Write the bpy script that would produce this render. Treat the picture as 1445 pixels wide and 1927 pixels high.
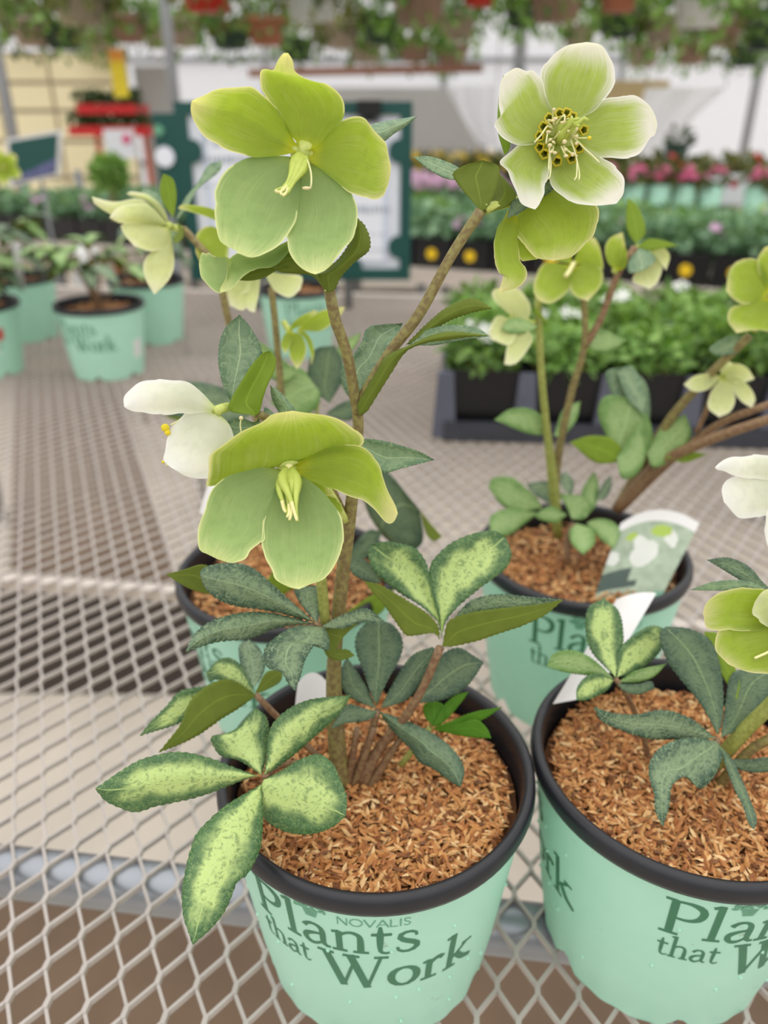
import bpy, math, random
import numpy as np
from mathutils import Vector

random.seed(7); rng = np.random.default_rng(7)
for o in list(bpy.data.objects): bpy.data.objects.remove(o, do_unlink=True)
scene = bpy.context.scene
col = scene.collection

# ------------------------------------------------------------------ camera
FPX, CX, CY = 1447.0, 722.5, 963.5
PITCH = math.radians(26.8)
SP, CP = math.sin(PITCH), math.cos(PITCH)
HP = 0.134                      # height of a pot
CAMZ = HP + 0.2936              # the bench mesh is z = 0
cam_data = bpy.data.cameras.new('camera'); cam = bpy.data.objects.new('camera', cam_data); col.objects.link(cam)
cam.location = (0, 0, CAMZ); cam.rotation_euler = (math.pi/2 - PITCH, 0, 0)
cam_data.sensor_fit = 'VERTICAL'; cam_data.lens = 6.86; cam_data.sensor_height = 6.86*1927/FPX
cam_data.sensor_width = cam_data.sensor_height*1445/1927
cam_data.clip_start = .01; cam_data.clip_end = 200
cam_data.dof.use_dof = True; cam_data.dof.focus_distance = 0.315; cam_data.dof.aperture_fstop = 1.55
scene.camera = cam

# ------------------------------------------------------------------ daylight (overcast, through the greenhouse roof)
world = bpy.data.worlds.new('overcast'); scene.world = world; world.use_nodes = True
wn = world.node_tree.nodes; wl = world.node_tree.links; wn.clear()
wo = wn.new('ShaderNodeOutputWorld'); wb = wn.new('ShaderNodeBackground')
tc = wn.new('ShaderNodeTexCoord'); sx = wn.new('ShaderNodeSeparateXYZ')
mr = wn.new('ShaderNodeMapRange'); mr.inputs[1].default_value = 0; mr.inputs[2].default_value = 1
mr.inputs[3].default_value = .48; mr.inputs[4].default_value = 1.70
wl.new(tc.outputs['Generated'], sx.inputs[0]); wl.new(sx.outputs[2], mr.inputs[0]); wl.new(mr.outputs[0], wb.inputs['Strength'])
wb.inputs['Color'].default_value = (1.0, .985, .975, 1); wl.new(wb.outputs[0], wo.inputs[0])
scene.view_settings.view_transform = 'Standard'; scene.view_settings.look = 'None'
scene.view_settings.gamma = 1; scene.view_settings.use_curve_mapping = False
scene.view_settings.exposure = 0.40

# ------------------------------------------------------------------ helpers
def W(px, py, d):
    a = (px-CX)/FPX; b = (py-CY)/FPX
    return np.array([a*d, (CP-b*SP)*d, CAMZ-(SP+b*CP)*d])
def WY(px, py, Y):
    b = (py-CY)/FPX; return W(px, py, Y/(CP-b*SP))
def WZ(px, py, z):
    b = (py-CY)/FPX; return W(px, py, (CAMZ-z)/(SP+b*CP))
class Crop:
    def __init__(s, x, y, k): s.x, s.y, s.k = x, y, k
    def __call__(s, x, y): return (s.x+x/s.k, s.y+y/s.k)
FULL = Crop(0, 0, 1); c3 = Crop(340, 80, 3.141); c4 = Crop(900, 50, 2.651); c5 = Crop(760, 400, 2.109)
c6 = Crop(220, 580, 2.331); c7 = Crop(160, 1000, 2.409); c8 = Crop(640, 960, 1.795); b7 = Crop(740, 200, 2.05)
b8 = Crop(560, 980, 2.89); s6 = Crop(400, 480, 4.817); e5 = Crop(880, 820, 2.558); w2 = Crop(0, 350, 3.01); w5 = Crop(0, 260, 6.02)
st8 = Crop(1000, 180, 11.115)

def tag(o, label=None, cat=None, group=None, kind=None):
    if label: o['label'] = label
    if cat: o['category'] = cat
    if group: o['group'] = group
    if kind: o['kind'] = kind
    return o
def thing(name, loc, label, cat, group=None):
    o = bpy.data.objects.new(name, None); col.objects.link(o); o.location = Vector(loc); o.empty_display_size = .02
    return tag(o, label, cat, group)
def origin(p):
    v = Vector((0, 0, 0))
    while p is not None: v = v + p.location; p = p.parent
    return np.array(v)
def mesh(name, V, F, mats, parent=None, smooth=True, mi=None, uv=None, base=None):
    V = np.asarray(V, float); o0 = origin(parent)
    if parent is None and base is not None: o0 = np.asarray(base, float)
    me = bpy.data.meshes.new(name); me.from_pydata((V-o0).tolist(), [], F)
    if not isinstance(mats, (list, tuple)): mats = [mats]
    for m in mats: me.materials.append(M[m] if isinstance(m, str) else m)
    n = len(me.polygons)
    if mi is not None: me.polygons.foreach_set('material_index', list(mi))
    if smooth: me.polygons.foreach_set('use_smooth', [True]*n)
    if uv is not None:
        L = me.uv_layers.new(name='UVMap'); vi = np.zeros(len(me.loops), int); me.loops.foreach_get('vertex_index', vi)
        L.data.foreach_set('uv', np.asarray(uv, float)[vi].ravel())
    me.update()
    o = bpy.data.objects.new(name, me); col.objects.link(o); o.parent = parent
    if parent is None and base is not None: o.location = Vector(base)
    return o
def box(c, s, yaw=0):
    c = np.asarray(c, float); h = np.asarray(s, float)/2
    V = np.array([[x, y, z] for x in (-1, 1) for y in (-1, 1) for z in (-1, 1)])*h
    if yaw: V = V @ np.array([[math.cos(yaw), math.sin(yaw), 0], [-math.sin(yaw), math.cos(yaw), 0], [0, 0, 1]])
    return V+c, [(0, 1, 3, 2), (4, 6, 7, 5), (0, 4, 5, 1), (2, 3, 7, 6), (0, 2, 6, 4), (1, 5, 7, 3)]
def join(parts):
    Vs, Fs, n = [], [], 0
    for V, F in parts:
        Vs.append(np.asarray(V, float)); Fs += [tuple(i+n for i in f) for f in F]; n += len(V)
    return np.concatenate(Vs), Fs
def catmull(P, n):
    P = np.asarray(P, float)
    if len(P) == 2: return P[0]+(P[1]-P[0])*np.linspace(0, 1, n)[:, None]
    Q = np.vstack([2*P[0]-P[1], P, 2*P[-1]-P[-2]]); out = []
    for i in range(len(P)-1):
        p0, p1, p2, p3 = Q[i:i+4]
        for t in np.linspace(0, 1, 12, endpoint=False):
            out.append(.5*((2*p1)+(-p0+p2)*t+(2*p0-5*p1+4*p2-p3)*t*t+(-p0+3*p1-3*p2+p3)*t**3))
    out.append(P[-1]); out = np.array(out)
    s = np.r_[0, np.cumsum(np.linalg.norm(np.diff(out[:, :3], axis=0), axis=1))]
    u = np.linspace(0, s[-1], n)
    return np.stack([np.interp(u, s, out[:, k]) for k in range(out.shape[1])], 1)
def tube(P, r, n=14, seg=8, cap=True):
    P = catmull(P, n); r = np.interp(np.linspace(0, 1, n), np.linspace(0, 1, len(np.atleast_1d(r))), np.atleast_1d(r))
    T = np.gradient(P, axis=0); T /= np.linalg.norm(T, axis=1)[:, None]+1e-12
    a = np.array([0, 0, 1.]) if abs(T[0, 2]) < .9 else np.array([1., 0, 0]); V = []
    N = np.cross(T[0], a); N /= np.linalg.norm(N)
    for i in range(n):
        N = N-T[i]*N.dot(T[i]); N /= np.linalg.norm(N); B = np.cross(T[i], N)
        for k in range(seg):
            w = 2*math.pi*k/seg; V.append(P[i]+r[i]*(math.cos(w)*N+math.sin(w)*B))
    F = [(i*seg+k, i*seg+(k+1) % seg, (i+1)*seg+(k+1) % seg, (i+1)*seg+k) for i in range(n-1) for k in range(seg)]
    if cap: F += [tuple(range(seg))[::-1], tuple((n-1)*seg+k for k in range(seg))]
    return np.array(V), F
def lathe(prof, c, seg=72, closed=False):
    c = np.asarray(c, float); V = []; n = len(prof)
    for k in range(seg):
        w = 2*math.pi*k/seg
        for r, z in prof: V.append((c[0]+r*math.cos(w), c[1]+r*math.sin(w), c[2]+z))
    F = []
    for k in range(seg):
        for i in range(n if closed else n-1):
            a = k*n+i; b = k*n+(i+1) % n; a2 = ((k+1) % seg)*n+i; b2 = ((k+1) % seg)*n+(i+1) % n
            F.append((a, a2, b2, b))
    return np.array(V), F
def ball(c, r, nu=10, nv=7, sq=(1, 1, 1)):
    V = [(0, 0, 1)]+[(math.sin(math.pi*i/nv)*math.cos(2*math.pi*k/nu), math.sin(math.pi*i/nv)*math.sin(2*math.pi*k/nu), math.cos(math.pi*i/nv)) for i in range(1, nv) for k in range(nu)]+[(0, 0, -1)]
    F = [(0, 1+k, 1+(k+1) % nu) for k in range(nu)]
    for i in range(nv-2):
        for k in range(nu): F.append((1+i*nu+k, 1+(i+1)*nu+k, 1+(i+1)*nu+(k+1) % nu, 1+i*nu+(k+1) % nu))
    e = len(V)-1; F += [(e, 1+(nv-2)*nu+(k+1) % nu, 1+(nv-2)*nu+k) for k in range(nu)]
    return np.array(V)*r*np.array(sq)+np.asarray(c, float), F

NTH = 'first second third fourth fifth sixth seventh eighth ninth tenth eleventh twelfth thirteenth fourteenth fifteenth sixteenth seventeenth eighteenth'.split()
# ------------------------------------------------------------------ materials
M = {}
def newmat(name):
    m = bpy.data.materials.new(name); m.use_nodes = True; M[name] = m
    nt = m.node_tree; b = nt.nodes['Principled BSDF']; return m, nt, b
def rgba(c): return (c[0], c[1], c[2], 1)
def srgb(r, g, b):
    f = lambda v: (v/255/12.92 if v/255 < .04045 else ((v/255+.055)/1.055)**2.4)
    return (f(r), f(g), f(b))
def nd(nt, t, **kw):
    n = nt.nodes.new(t)
    for k, v in kw.items(): setattr(n, k, v)
    return n
def math_n(nt, op, a, b=None, clamp=False):
    n = nt.nodes.new('ShaderNodeMath'); n.operation = op; n.use_clamp = clamp
    for i, v in enumerate((a, b)):
        if v is None: continue
        if isinstance(v, (int, float)): n.inputs[i].default_value = v
        else: nt.links.new(v, n.inputs[i])
    return n.outputs[0]
def mixc(nt, f, a, b):
    n = nt.nodes.new('ShaderNodeMix'); n.data_type = 'RGBA'
    for i, v in ((0, f), (6, a), (7, b)):
        if isinstance(v, (int, float)): n.inputs[i].default_value = v
        elif isinstance(v, tuple): n.inputs[i].default_value = rgba(v)
        else: nt.links.new(v, n.inputs[i])
    return n.outputs[2]
def sstep(nt, v, lo, hi):
    n = nt.nodes.new('ShaderNodeMapRange'); n.interpolation_type = 'SMOOTHSTEP'; nt.links.new(v, n.inputs[0])
    n.inputs[1].default_value = lo; n.inputs[2].default_value = hi; return n.outputs[0]
def plain(name, c, rough=.55, var=.12, scale=40, metal=0, spec=.4, bump=0):
    m, nt, b = newmat(name)
    t = nd(nt, 'ShaderNodeTexCoord'); n = nd(nt, 'ShaderNodeTexNoise'); n.inputs['Scale'].default_value = scale; n.inputs['Detail'].default_value = 4
    nt.links.new(t.outputs['Object'], n.inputs['Vector'])
    c2 = tuple(min(1, x*(1-var*1.6)) for x in c); c1 = tuple(min(1, x*(1+var)) for x in c)
    nt.links.new(mixc(nt, n.outputs['Fac'], c2, c1), b.inputs['Base Color'])
    b.inputs['Roughness'].default_value = rough; b.inputs['Metallic'].default_value = metal; b.inputs['Specular IOR Level'].default_value = spec
    if bump:
        bp = nd(nt, 'ShaderNodeBump'); bp.inputs['Strength'].default_value = bump; bp.inputs['Distance'].default_value = .002
        nt.links.new(n.outputs['Fac'], bp.inputs['Height']); nt.links.new(bp.outputs[0], b.inputs['Normal'])
    return m
def thin(name, base, trans=.45, rough=.5, spec=.3, build=None, tint=None):
    """thin living tissue: reflects and lets light through"""
    m, nt, b = newmat(name)
    c = build(nt) if build else base
    tr = nd(nt, 'ShaderNodeBsdfTranslucent'); mx = nd(nt, 'ShaderNodeMixShader'); mx.inputs[0].default_value = trans
    out = nt.nodes['Material Output']
    if isinstance(c, tuple): b.inputs['Base Color'].default_value = rgba(c); tr.inputs[0].default_value = rgba(c)
    else:
        nt.links.new(c, b.inputs['Base Color'])
        if tint:
            mm = nd(nt, 'ShaderNodeMix'); mm.data_type = 'RGBA'; mm.blend_type = 'MULTIPLY'; mm.inputs[0].default_value = 1
            nt.links.new(c, mm.inputs[6]); mm.inputs[7].default_value = rgba(tint); nt.links.new(mm.outputs[2], tr.inputs[0])
        else: nt.links.new(c, tr.inputs[0])
    b.inputs['Roughness'].default_value = rough; b.inputs['Specular IOR Level'].default_value = spec
    nt.links.new(b.outputs[0], mx.inputs[1]); nt.links.new(tr.outputs[0], mx.inputs[2]); nt.links.new(mx.outputs[0], out.inputs[0])
    return m, nt, b
def uvuv(nt):
    t = nd(nt, 'ShaderNodeTexCoord'); s = nd(nt, 'ShaderNodeSeparateXYZ'); nt.links.new(t.outputs['UV'], s.inputs[0])
    v = math_n(nt, 'ABSOLUTE', math_n(nt, 'SUBTRACT', math_n(nt, 'MULTIPLY', s.outputs[0], 2.0), 1.0))
    return t, s.outputs[1], v, s.outputs[0]
def petal_mat(name, throat, body, margin, m0=.62, m1=1.0, trans=.45, tint=(1.0, 1.0, .6)):
    def build(nt):
        t, u, v, x = uvuv(nt)
        # streaks running along the sepal
        mp = nd(nt, 'ShaderNodeCombineXYZ'); nt.links.new(math_n(nt, 'MULTIPLY', x, 34.0), mp.inputs[0]); nt.links.new(math_n(nt, 'MULTIPLY', u, 3.0), mp.inputs[1])
        n = nd(nt, 'ShaderNodeTexNoise'); n.inputs['Scale'].default_value = 1.0; n.inputs['Detail'].default_value = 5; nt.links.new(mp.outputs[0], n.inputs['Vector'])
        n2 = nd(nt, 'ShaderNodeTexNoise'); n2.inputs['Scale'].default_value = 240; n2.inputs['Detail'].default_value = 3; nt.links.new(t.outputs['Object'], n2.inputs['Vector'])
        e = math_n(nt, 'MAXIMUM', math_n(nt, 'MULTIPLY', v, math_n(nt, 'ADD', math_n(nt, 'MULTIPLY', u, .55), .45)), math_n(nt, 'POWER', u, 1.4))
        e = math_n(nt, 'ADD', e, math_n(nt, 'MULTIPLY', math_n(nt, 'SUBTRACT', n.outputs['Fac'], .5), .22))
        c = mixc(nt, sstep(nt, u, .0, .2), throat, tuple(k*.84 for k in body))
        c = mixc(nt, sstep(nt, u, .25, .85), c, tuple(min(1, k*1.16) for k in body))
        c = mixc(nt, math_n(nt, 'MULTIPLY', sstep(nt, n2.outputs['Fac'], .4, .75), .35), c, tuple(k*.72 for k in body))
        c = mixc(nt, math_n(nt, 'MULTIPLY', sstep(nt, n.outputs['Fac'], .45, .8), .13), c, margin)
        c = mixc(nt, math_n(nt, 'MULTIPLY', sstep(nt, e, m0, m1), .95), c, margin)
        rim = math_n(nt, 'MAXIMUM', math_n(nt, 'MULTIPLY', v, sstep(nt, u, .2, .4)), u)
        return mixc(nt, math_n(nt, 'MULTIPLY', sstep(nt, rim, .93, 1.0), .8), c, tuple(min(1, k*1.15) for k in margin))
    m, nt, b = thin(name, None, trans, .55, .25, build, tint)
    t = nd(nt, 'ShaderNodeTexCoord'); n = nd(nt, 'ShaderNodeTexNoise'); n.inputs['Scale'].default_value = 300
    nt.links.new(t.outputs['Object'], n.inputs['Vector'])
    bp = nd(nt, 'ShaderNodeBump'); bp.inputs['Strength'].default_value = .15; bp.inputs['Distance'].default_value = .0006
    nt.links.new(n.outputs['Fac'], bp.inputs['Height']); nt.links.new(bp.outputs[0], b.inputs['Normal'])
petal_mat('petal_green', srgb(208, 210, 54), srgb(166, 190, 68), srgb(236, 230, 178), .54, .98, trans=.55)
petal_mat('petal_lower', srgb(164, 182, 90), srgb(150, 176, 108), srgb(224, 226, 164), .58, 1.02, trans=.3, tint=(.9, 1, .6))  # lower sepals' sky reflection put into the colour, against backlit upper ones in petal_green
petal_mat('petal_rimmed', srgb(160, 188, 50), srgb(178, 198, 92), srgb(248, 244, 238), .44, .80, tint=(1, 1, .86))
petal_mat('petal_white', srgb(214, 226, 140), srgb(240, 244, 218), srgb(250, 250, 245), .35, .9, tint=(1, 1, .95))
petal_mat('petal_cream', srgb(200, 210, 120), srgb(214, 222, 158), srgb(238, 238, 208), .5, .95)

def leaf_mat(name, dark, mid, pale, amount, cell=230, edge=.9, gloss=.42, vein=.28, bump=.5):
    def build(nt):
        t, u, v, x = uvuv(nt)
        vo = nd(nt, 'ShaderNodeTexVoronoi'); vo.feature = 'DISTANCE_TO_EDGE'; vo.inputs['Scale'].default_value = cell
        nz = nd(nt, 'ShaderNodeTexNoise'); nz.inputs['Scale'].default_value = 150; nz.inputs['Detail'].default_value = 3
        nt.links.new(t.outputs['Object'], nz.inputs['Vector'])
        mv = nd(nt, 'ShaderNodeMix'); mv.data_type = 'RGBA'; mv.blend_type = 'LINEAR_LIGHT'; mv.inputs[0].default_value = .008
        nt.links.new(t.outputs['Object'], mv.inputs[6]); nt.links.new(nz.outputs['Color'], mv.inputs[7])
        nt.links.new(mv.outputs[2], vo.inputs['Vector'])
        line = math_n(nt, 'SUBTRACT', 1.0, sstep(nt, vo.outputs['Distance'], .0, .42))
        nb = nd(nt, 'ShaderNodeTexNoise'); nb.inputs['Scale'].default_value = 95; nb.inputs['Detail'].default_value = 2
        nt.links.new(t.outputs['Object'], nb.inputs['Vector'])
        cen = math_n(nt, 'SUBTRACT', edge, math_n(nt, 'MAXIMUM', v, math_n(nt, 'MULTIPLY', math_n(nt, 'POWER', u, 3.0), 1.0)))
        cen = sstep(nt, math_n(nt, 'ADD', cen, math_n(nt, 'MULTIPLY', math_n(nt, 'SUBTRACT', nb.outputs['Fac'], .5), .9)), .0, .55)
        rib = math_n(nt, 'SUBTRACT', 1.0, sstep(nt, v, .015, .07))
        f = math_n(nt, 'MULTIPLY', math_n(nt, 'MULTIPLY', cen, math_n(nt, 'ADD', math_n(nt, 'MULTIPLY', line, .62), .38)), amount)
        f = math_n(nt, 'MAXIMUM', f, math_n(nt, 'MULTIPLY', rib, .75))
        f = math_n(nt, 'MAXIMUM', f, math_n(nt, 'MULTIPLY', math_n(nt, 'SUBTRACT', 1.0, sstep(nt, vo.outputs['Distance'], .0, .07)), vein), True)
        base = mixc(nt, nb.outputs['Fac'], dark, mid)
        build.h = vo.outputs['Distance']
        return mixc(nt, f, base, pale)
    m, nt, b = thin(name, None, .16, gloss, .45, build, (1, 1, .5))
    bp = nd(nt, 'ShaderNodeBump'); bp.inputs['Strength'].default_value = bump; bp.inputs['Distance'].default_value = .0012
    nt.links.new(build.h, bp.inputs['Height']); nt.links.new(bp.outputs[0], b.inputs['Normal'])
leaf_mat('leaf_marbled', srgb(62, 98, 58), srgb(88, 126, 74), srgb(192, 214, 132), 1.2, cell=280, bump=.6, edge=.8)
leaf_mat('leaf_veined', srgb(66, 92, 72), srgb(88, 116, 90), srgb(172, 194, 146), .5, cell=250, vein=.55, bump=.9)
leaf_mat('leaf_dark', srgb(62, 88, 68), srgb(82, 108, 84), srgb(150, 172, 122), .34, cell=260, vein=.32, bump=.7)
leaf_mat('leaf_bract', srgb(92, 122, 92), srgb(116, 146, 110), srgb(186, 206, 160), .3, cell=170, vein=.4)
leaf_mat('leaf_fresh', srgb(92, 132, 64), srgb(126, 164, 88), srgb(186, 210, 144), .55, cell=280)
thin('leaf_under', None, .35, .55, .3, lambda nt: _under(nt)) if False else None
def under_mat(name, a, c):
    def build(nt):
        t, u, v, x = uvuv(nt)
        n = nd(nt, 'ShaderNodeTexNoise'); n.inputs['Scale'].default_value = 160; n.inputs['Detail'].default_value = 5; nt.links.new(t.outputs['Object'], n.inputs['Vector'])
        rib = math_n(nt, 'SUBTRACT', 1.0, sstep(nt, v, .01, .06))
        return mixc(nt, math_n(nt, 'MULTIPLY', rib, .5), mixc(nt, n.outputs['Fac'], a, c), tuple(min(1, k*1.5) for k in c))
    thin(name, None, .4, .55, .25, build, (1.0, 1.0, .4))
under_mat('leaf_under', srgb(110, 128, 44), srgb(136, 152, 62))  # glow of light coming through the leaf put into the underside's bright olive
under_mat('leaf_young', srgb(76, 130, 26), srgb(104, 156, 40))
under_mat('leaf_lime', srgb(128, 158, 44), srgb(156, 182, 66))
def stem_mat(name, a, c):
    m, nt, b = newmat(name); t = nd(nt, 'ShaderNodeTexCoord'); n = nd(nt, 'ShaderNodeTexNoise'); n.inputs['Scale'].default_value = 420; n.inputs['Detail'].default_value = 4
    nt.links.new(t.outputs['Object'], n.inputs['Vector']); nt.links.new(mixc(nt, sstep(nt, n.outputs['Fac'], .35, .65), a, c), b.inputs['Base Color'])
    b.inputs['Roughness'].default_value = .55
stem_mat('stem', srgb(116, 98, 60), srgb(140, 132, 76)); stem_mat('stem_green', srgb(136, 142, 66), srgb(158, 164, 84))
stem_mat('stem_red', srgb(120, 86, 62), srgb(142, 116, 82)); stem_mat('pedicel', srgb(178, 192, 92), srgb(198, 206, 116))
plain('pistil', srgb(186, 200, 96), .5, .1, 300); plain('style', srgb(232, 226, 160), .5, .08, 300)
plain('filament', srgb(226, 224, 168), .5, .06, 300); plain('anther', srgb(222, 208, 160), .6, .1, 300)
plain('nectary', srgb(196, 180, 34), .45, .1, 300); plain('pollen', srgb(226, 206, 40), .6, .1, 300); plain('nectary_inside', srgb(120, 128, 30), .6, .1, 300)

def pot_mat():
    m, nt, b = newmat('pot_mint'); t = nd(nt, 'ShaderNodeTexCoord')
    n = nd(nt, 'ShaderNodeTexNoise'); n.inputs['Scale'].default_value = 30; n.inputs['Detail'].default_value = 5; nt.links.new(t.outputs['Object'], n.inputs['Vector'])
    n2 = nd(nt, 'ShaderNodeTexNoise'); n2.inputs['Scale'].default_value = 110; n2.inputs['Detail'].default_value = 6; nt.links.new(t.outputs['Object'], n2.inputs['Vector'])
    c = mixc(nt, n.outputs['Fac'], srgb(166, 216, 192), srgb(180, 227, 205))
    c = mixc(nt, math_n(nt, 'MULTIPLY', sstep(nt, n2.outputs['Fac'], .68, .8), .55), c, srgb(120, 130, 100))
    nt.links.new(c, b.inputs['Base Color']); b.inputs['Roughness'].default_value = .5; b.inputs['Specular IOR Level'].default_value = .35
pot_mat()
plain('pot_black', srgb(30, 31, 36), .36, .25, 90, spec=.45, bump=.15); plain('print_green', srgb(62, 122, 90), .5, .12, 60); plain('print_pale', srgb(104, 166, 134), .5, .1, 60)
def hull_mat():
    m, nt, b = newmat('rice_hull'); g = nd(nt, 'ShaderNodeNewGeometry'); r = nd(nt, 'ShaderNodeValToRGB'); e = r.color_ramp.elements
    e[0].position = 0; e[0].color = rgba(srgb(104, 62, 28)); e[1].position = 1; e[1].color = rgba(srgb(230, 196, 142))
    for p, c in ((.25, srgb(164, 102, 50)), (.6, srgb(196, 138, 78)), (.85, srgb(212, 164, 104))):
        k = e.new(p); k.color = rgba(c)
    nt.links.new(g.outputs['Random Per Island'], r.inputs[0]); nt.links.new(r.outputs[0], b.inputs['Base Color']); b.inputs['Roughness'].default_value = .6
hull_mat()
plain('soil', srgb(104, 66, 36), .9, .3, 160, bump=.4)
plain('mesh_steel', srgb(178, 169, 162), .5, .12, 35, spec=.4); plain('pipe_steel', srgb(150, 154, 160), .38, .12, 25, metal=.6)
plain('rail_paint', srgb(196, 186, 176), .5, .1, 20)
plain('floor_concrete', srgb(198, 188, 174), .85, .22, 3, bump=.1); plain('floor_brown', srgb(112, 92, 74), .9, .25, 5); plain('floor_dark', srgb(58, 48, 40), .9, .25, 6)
plain('sign_green', srgb(26, 78, 72), .45, .08, 8); plain('paper', srgb(236, 238, 246), .7, .02, 5); plain('sleeve', srgb(214, 220, 236), .3, .03, 5)
plain('ink', srgb(150, 160, 172), .7, .05, 30); plain('clip_black', srgb(22, 22, 24), .35, .1, 30); plain('post_grey', srgb(126, 128, 130), .45, .1, 12, metal=.3)
plain('banner_yellow', srgb(248, 222, 60), .6, .03, 4); plain('banner_text', srgb(226, 186, 60), .6, .05, 4); plain('banner_orange', srgb(236, 158, 66), .6, .05, 4)
plain('red_paint', srgb(200, 38, 40), .5, .1, 6); plain('rust_paint', srgb(206, 110, 80), .5, .1, 6); plain('hot_pink', srgb(224, 60, 120), .6, .1, 30)
plain('wall_cream', srgb(240, 228, 188), .8, .05, 2); plain('wall_seam', srgb(170, 160, 140), .8, .05, 3); plain('wall_grey', srgb(176, 174, 172), .8, .1, 1.5)
plain('frame_grey', srgb(156, 158, 162), .5, .08, 6); plain('beam_brown', srgb(150, 106, 88), .8, .12, 6); plain('timber', srgb(206, 184, 138), .8, .1, 6)
plain('tray_rib', srgb(92, 94, 108), .45, .15, 30, spec=.4); plain('tray_black', srgb(60, 62, 70), .45, .2, 30, spec=.4); plain('price_yellow', srgb(236, 196, 30), .6, .03, 10); plain('lilac', srgb(104, 108, 150), .7, .4, 30)
plain('tag_white', srgb(226, 224, 222), .5, .04, 20); plain('tag_green', srgb(108, 158, 134), .45, .05, 20); plain('tag_dark', srgb(70, 88, 80), .45, .2, 60); plain('tag_foliage', srgb(168, 184, 160), .45, .3, 120); plain('tag_flower', srgb(216, 218, 210), .5, .06, 80); plain('tag_lime', srgb(164, 190, 80), .45, .1, 80)
m, nt, b = thin('poly_film', srgb(246, 247, 250), .62, .4, .2)
thin('poly_clear', srgb(246, 247, 250), .6, .4, .2)
def foliage_mat(name, a, c, trans=.3):
    def build(nt):
        g = nd(nt, 'ShaderNodeNewGeometry'); return mixc(nt, g.outputs['Random Per Island'], a, c)
    thin(name, None, trans, .45, .4, build, (1, 1, .5))
foliage_mat('foliage_green', srgb(70, 104, 44), srgb(132, 168, 80)); foliage_mat('foliage_bright', srgb(92, 136, 52), srgb(158, 194, 110))
foliage_mat('foliage_blue', srgb(92, 132, 96), srgb(150, 184, 146)); foliage_mat('foliage_olive', srgb(72, 84, 40), srgb(122, 126, 62)); foliage_mat('foliage_dark', srgb(48, 66, 40), srgb(88, 108, 62))
for n_, a_, c_ in (('bloom_pink', srgb(214, 90, 140), srgb(240, 140, 180)), ('bloom_mauve', srgb(206, 160, 200), srgb(232, 196, 226)), ('bloom_white', srgb(235, 235, 235), srgb(252, 252, 252)),
                   ('bloom_yellow', srgb(220, 176, 30), srgb(240, 214, 70)), ('bloom_red', srgb(200, 30, 40), srgb(226, 70, 70)), ('bloom_purple', srgb(140, 90, 180), srgb(180, 140, 210))):
    foliage_mat(n_, a_, c_, .3)
for n_, c_ in (('basket_white', srgb(226, 226, 228)), ('basket_brown', srgb(160, 128, 112)), ('basket_red', srgb(206, 50, 34)), ('basket_green', srgb(38, 62, 50)), ('basket_terracotta', srgb(180, 112, 84)), ('basket_taupe', srgb(176, 160, 142))): plain(n_, c_, .5, .06, 8)

# ------------------------------------------------------------------ blades traced as outlines, each with its own distance and curl
def blade(name, C, pts, tip, db, dt, mat, parent, cup=0., bulge=0., wave=0., teeth=0., back=None, rows=16, cols=8, fold=0., label=None, grow=0., ruff=0.):
    P = [C(*p) for p in pts]; L = P[:tip+1]; R = [P[0]]+P[tip:][::-1]
    if teeth: rows = max(rows, 44); teeth *= 1.5
    N = rows+1; L = catmull(L, N); R = catmull(R, N); ph = random.uniform(0, 6.28); V = []; UV = []
    mid = (L+R)/2
    if grow or ruff:
        for E in (L, R):
            p1, p2 = random.uniform(0, 6), random.uniform(0, 6)
            for i in range(1, N-1):
                o = E[i]-mid[i]; l = np.linalg.norm(o)+1e-6; u = i/rows
                E[i] = E[i]+o/l*(grow*(1 if u < .6 else .5)+ruff*(math.sin(u*17+p1)+.7*math.sin(u*31+p2)))
    if teeth:
        for E in (L, R):
            for i in range(2, N-1):
                o = E[i]-mid[i]; l = np.linalg.norm(o)+1e-6
                E[i] = E[i]+o/l*teeth*(1 if i % 2 else -.6)*random.uniform(.6, 1.2)
    def pos(i, j, off):
        u = i/rows; t = j/cols; w = 2*t-1; q = L[i]*(1-t)+R[i]*t; s = math.sin(math.pi*min(1, u*.85+.08))
        d = db+(dt-db)*u+bulge*4*u*(1-u)+cup*w*w*s+fold*abs(w)*s+wave*math.sin(u*9+ph+w*1.5)*w*w
        return W(q[0], q[1], d+off)
    for i in range(N):
        for j in range(cols+1): V.append(pos(i, j, 0)); UV.append((j/cols, i/rows))
    nc = cols+1; F = [(i*nc+j, i*nc+j+1, (i+1)*nc+j+1, (i+1)*nc+j) for i in range(rows) for j in range(cols)]; mi = [0]*len(F); mats = [mat]
    if back:
        n0 = len(V)
        for i in range(N):
            for j in range(cols+1): V.append(pos(i, j, .0007)); UV.append((j/cols, i/rows))
        F2 = [tuple(n0+k for k in f[::-1]) for f in F]; mi += [1]*len(F2); mats.append(back)
        rim = [i*nc for i in range(N)]+[rows*nc+j for j in range(1, nc)]+[i*nc+cols for i in range(rows-1, -1, -1)]
        F3 = [(rim[k], rim[k+1], n0+rim[k+1], n0+rim[k]) for k in range(len(rim)-1)]; mi += [0]*len(F3); F = F+F2+F3
    o = mesh(name, V, F, mats, parent, True, mi, UV)
    if label: o['label'] = label
    return o
def pxtube(name, C, pts, r, mat, parent, n=18, seg=9):
    V, F = tube([W(*C(p[0], p[1]), p[2]) for p in pts], r, n, seg); return mesh(name, V, F, mat, parent)
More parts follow.
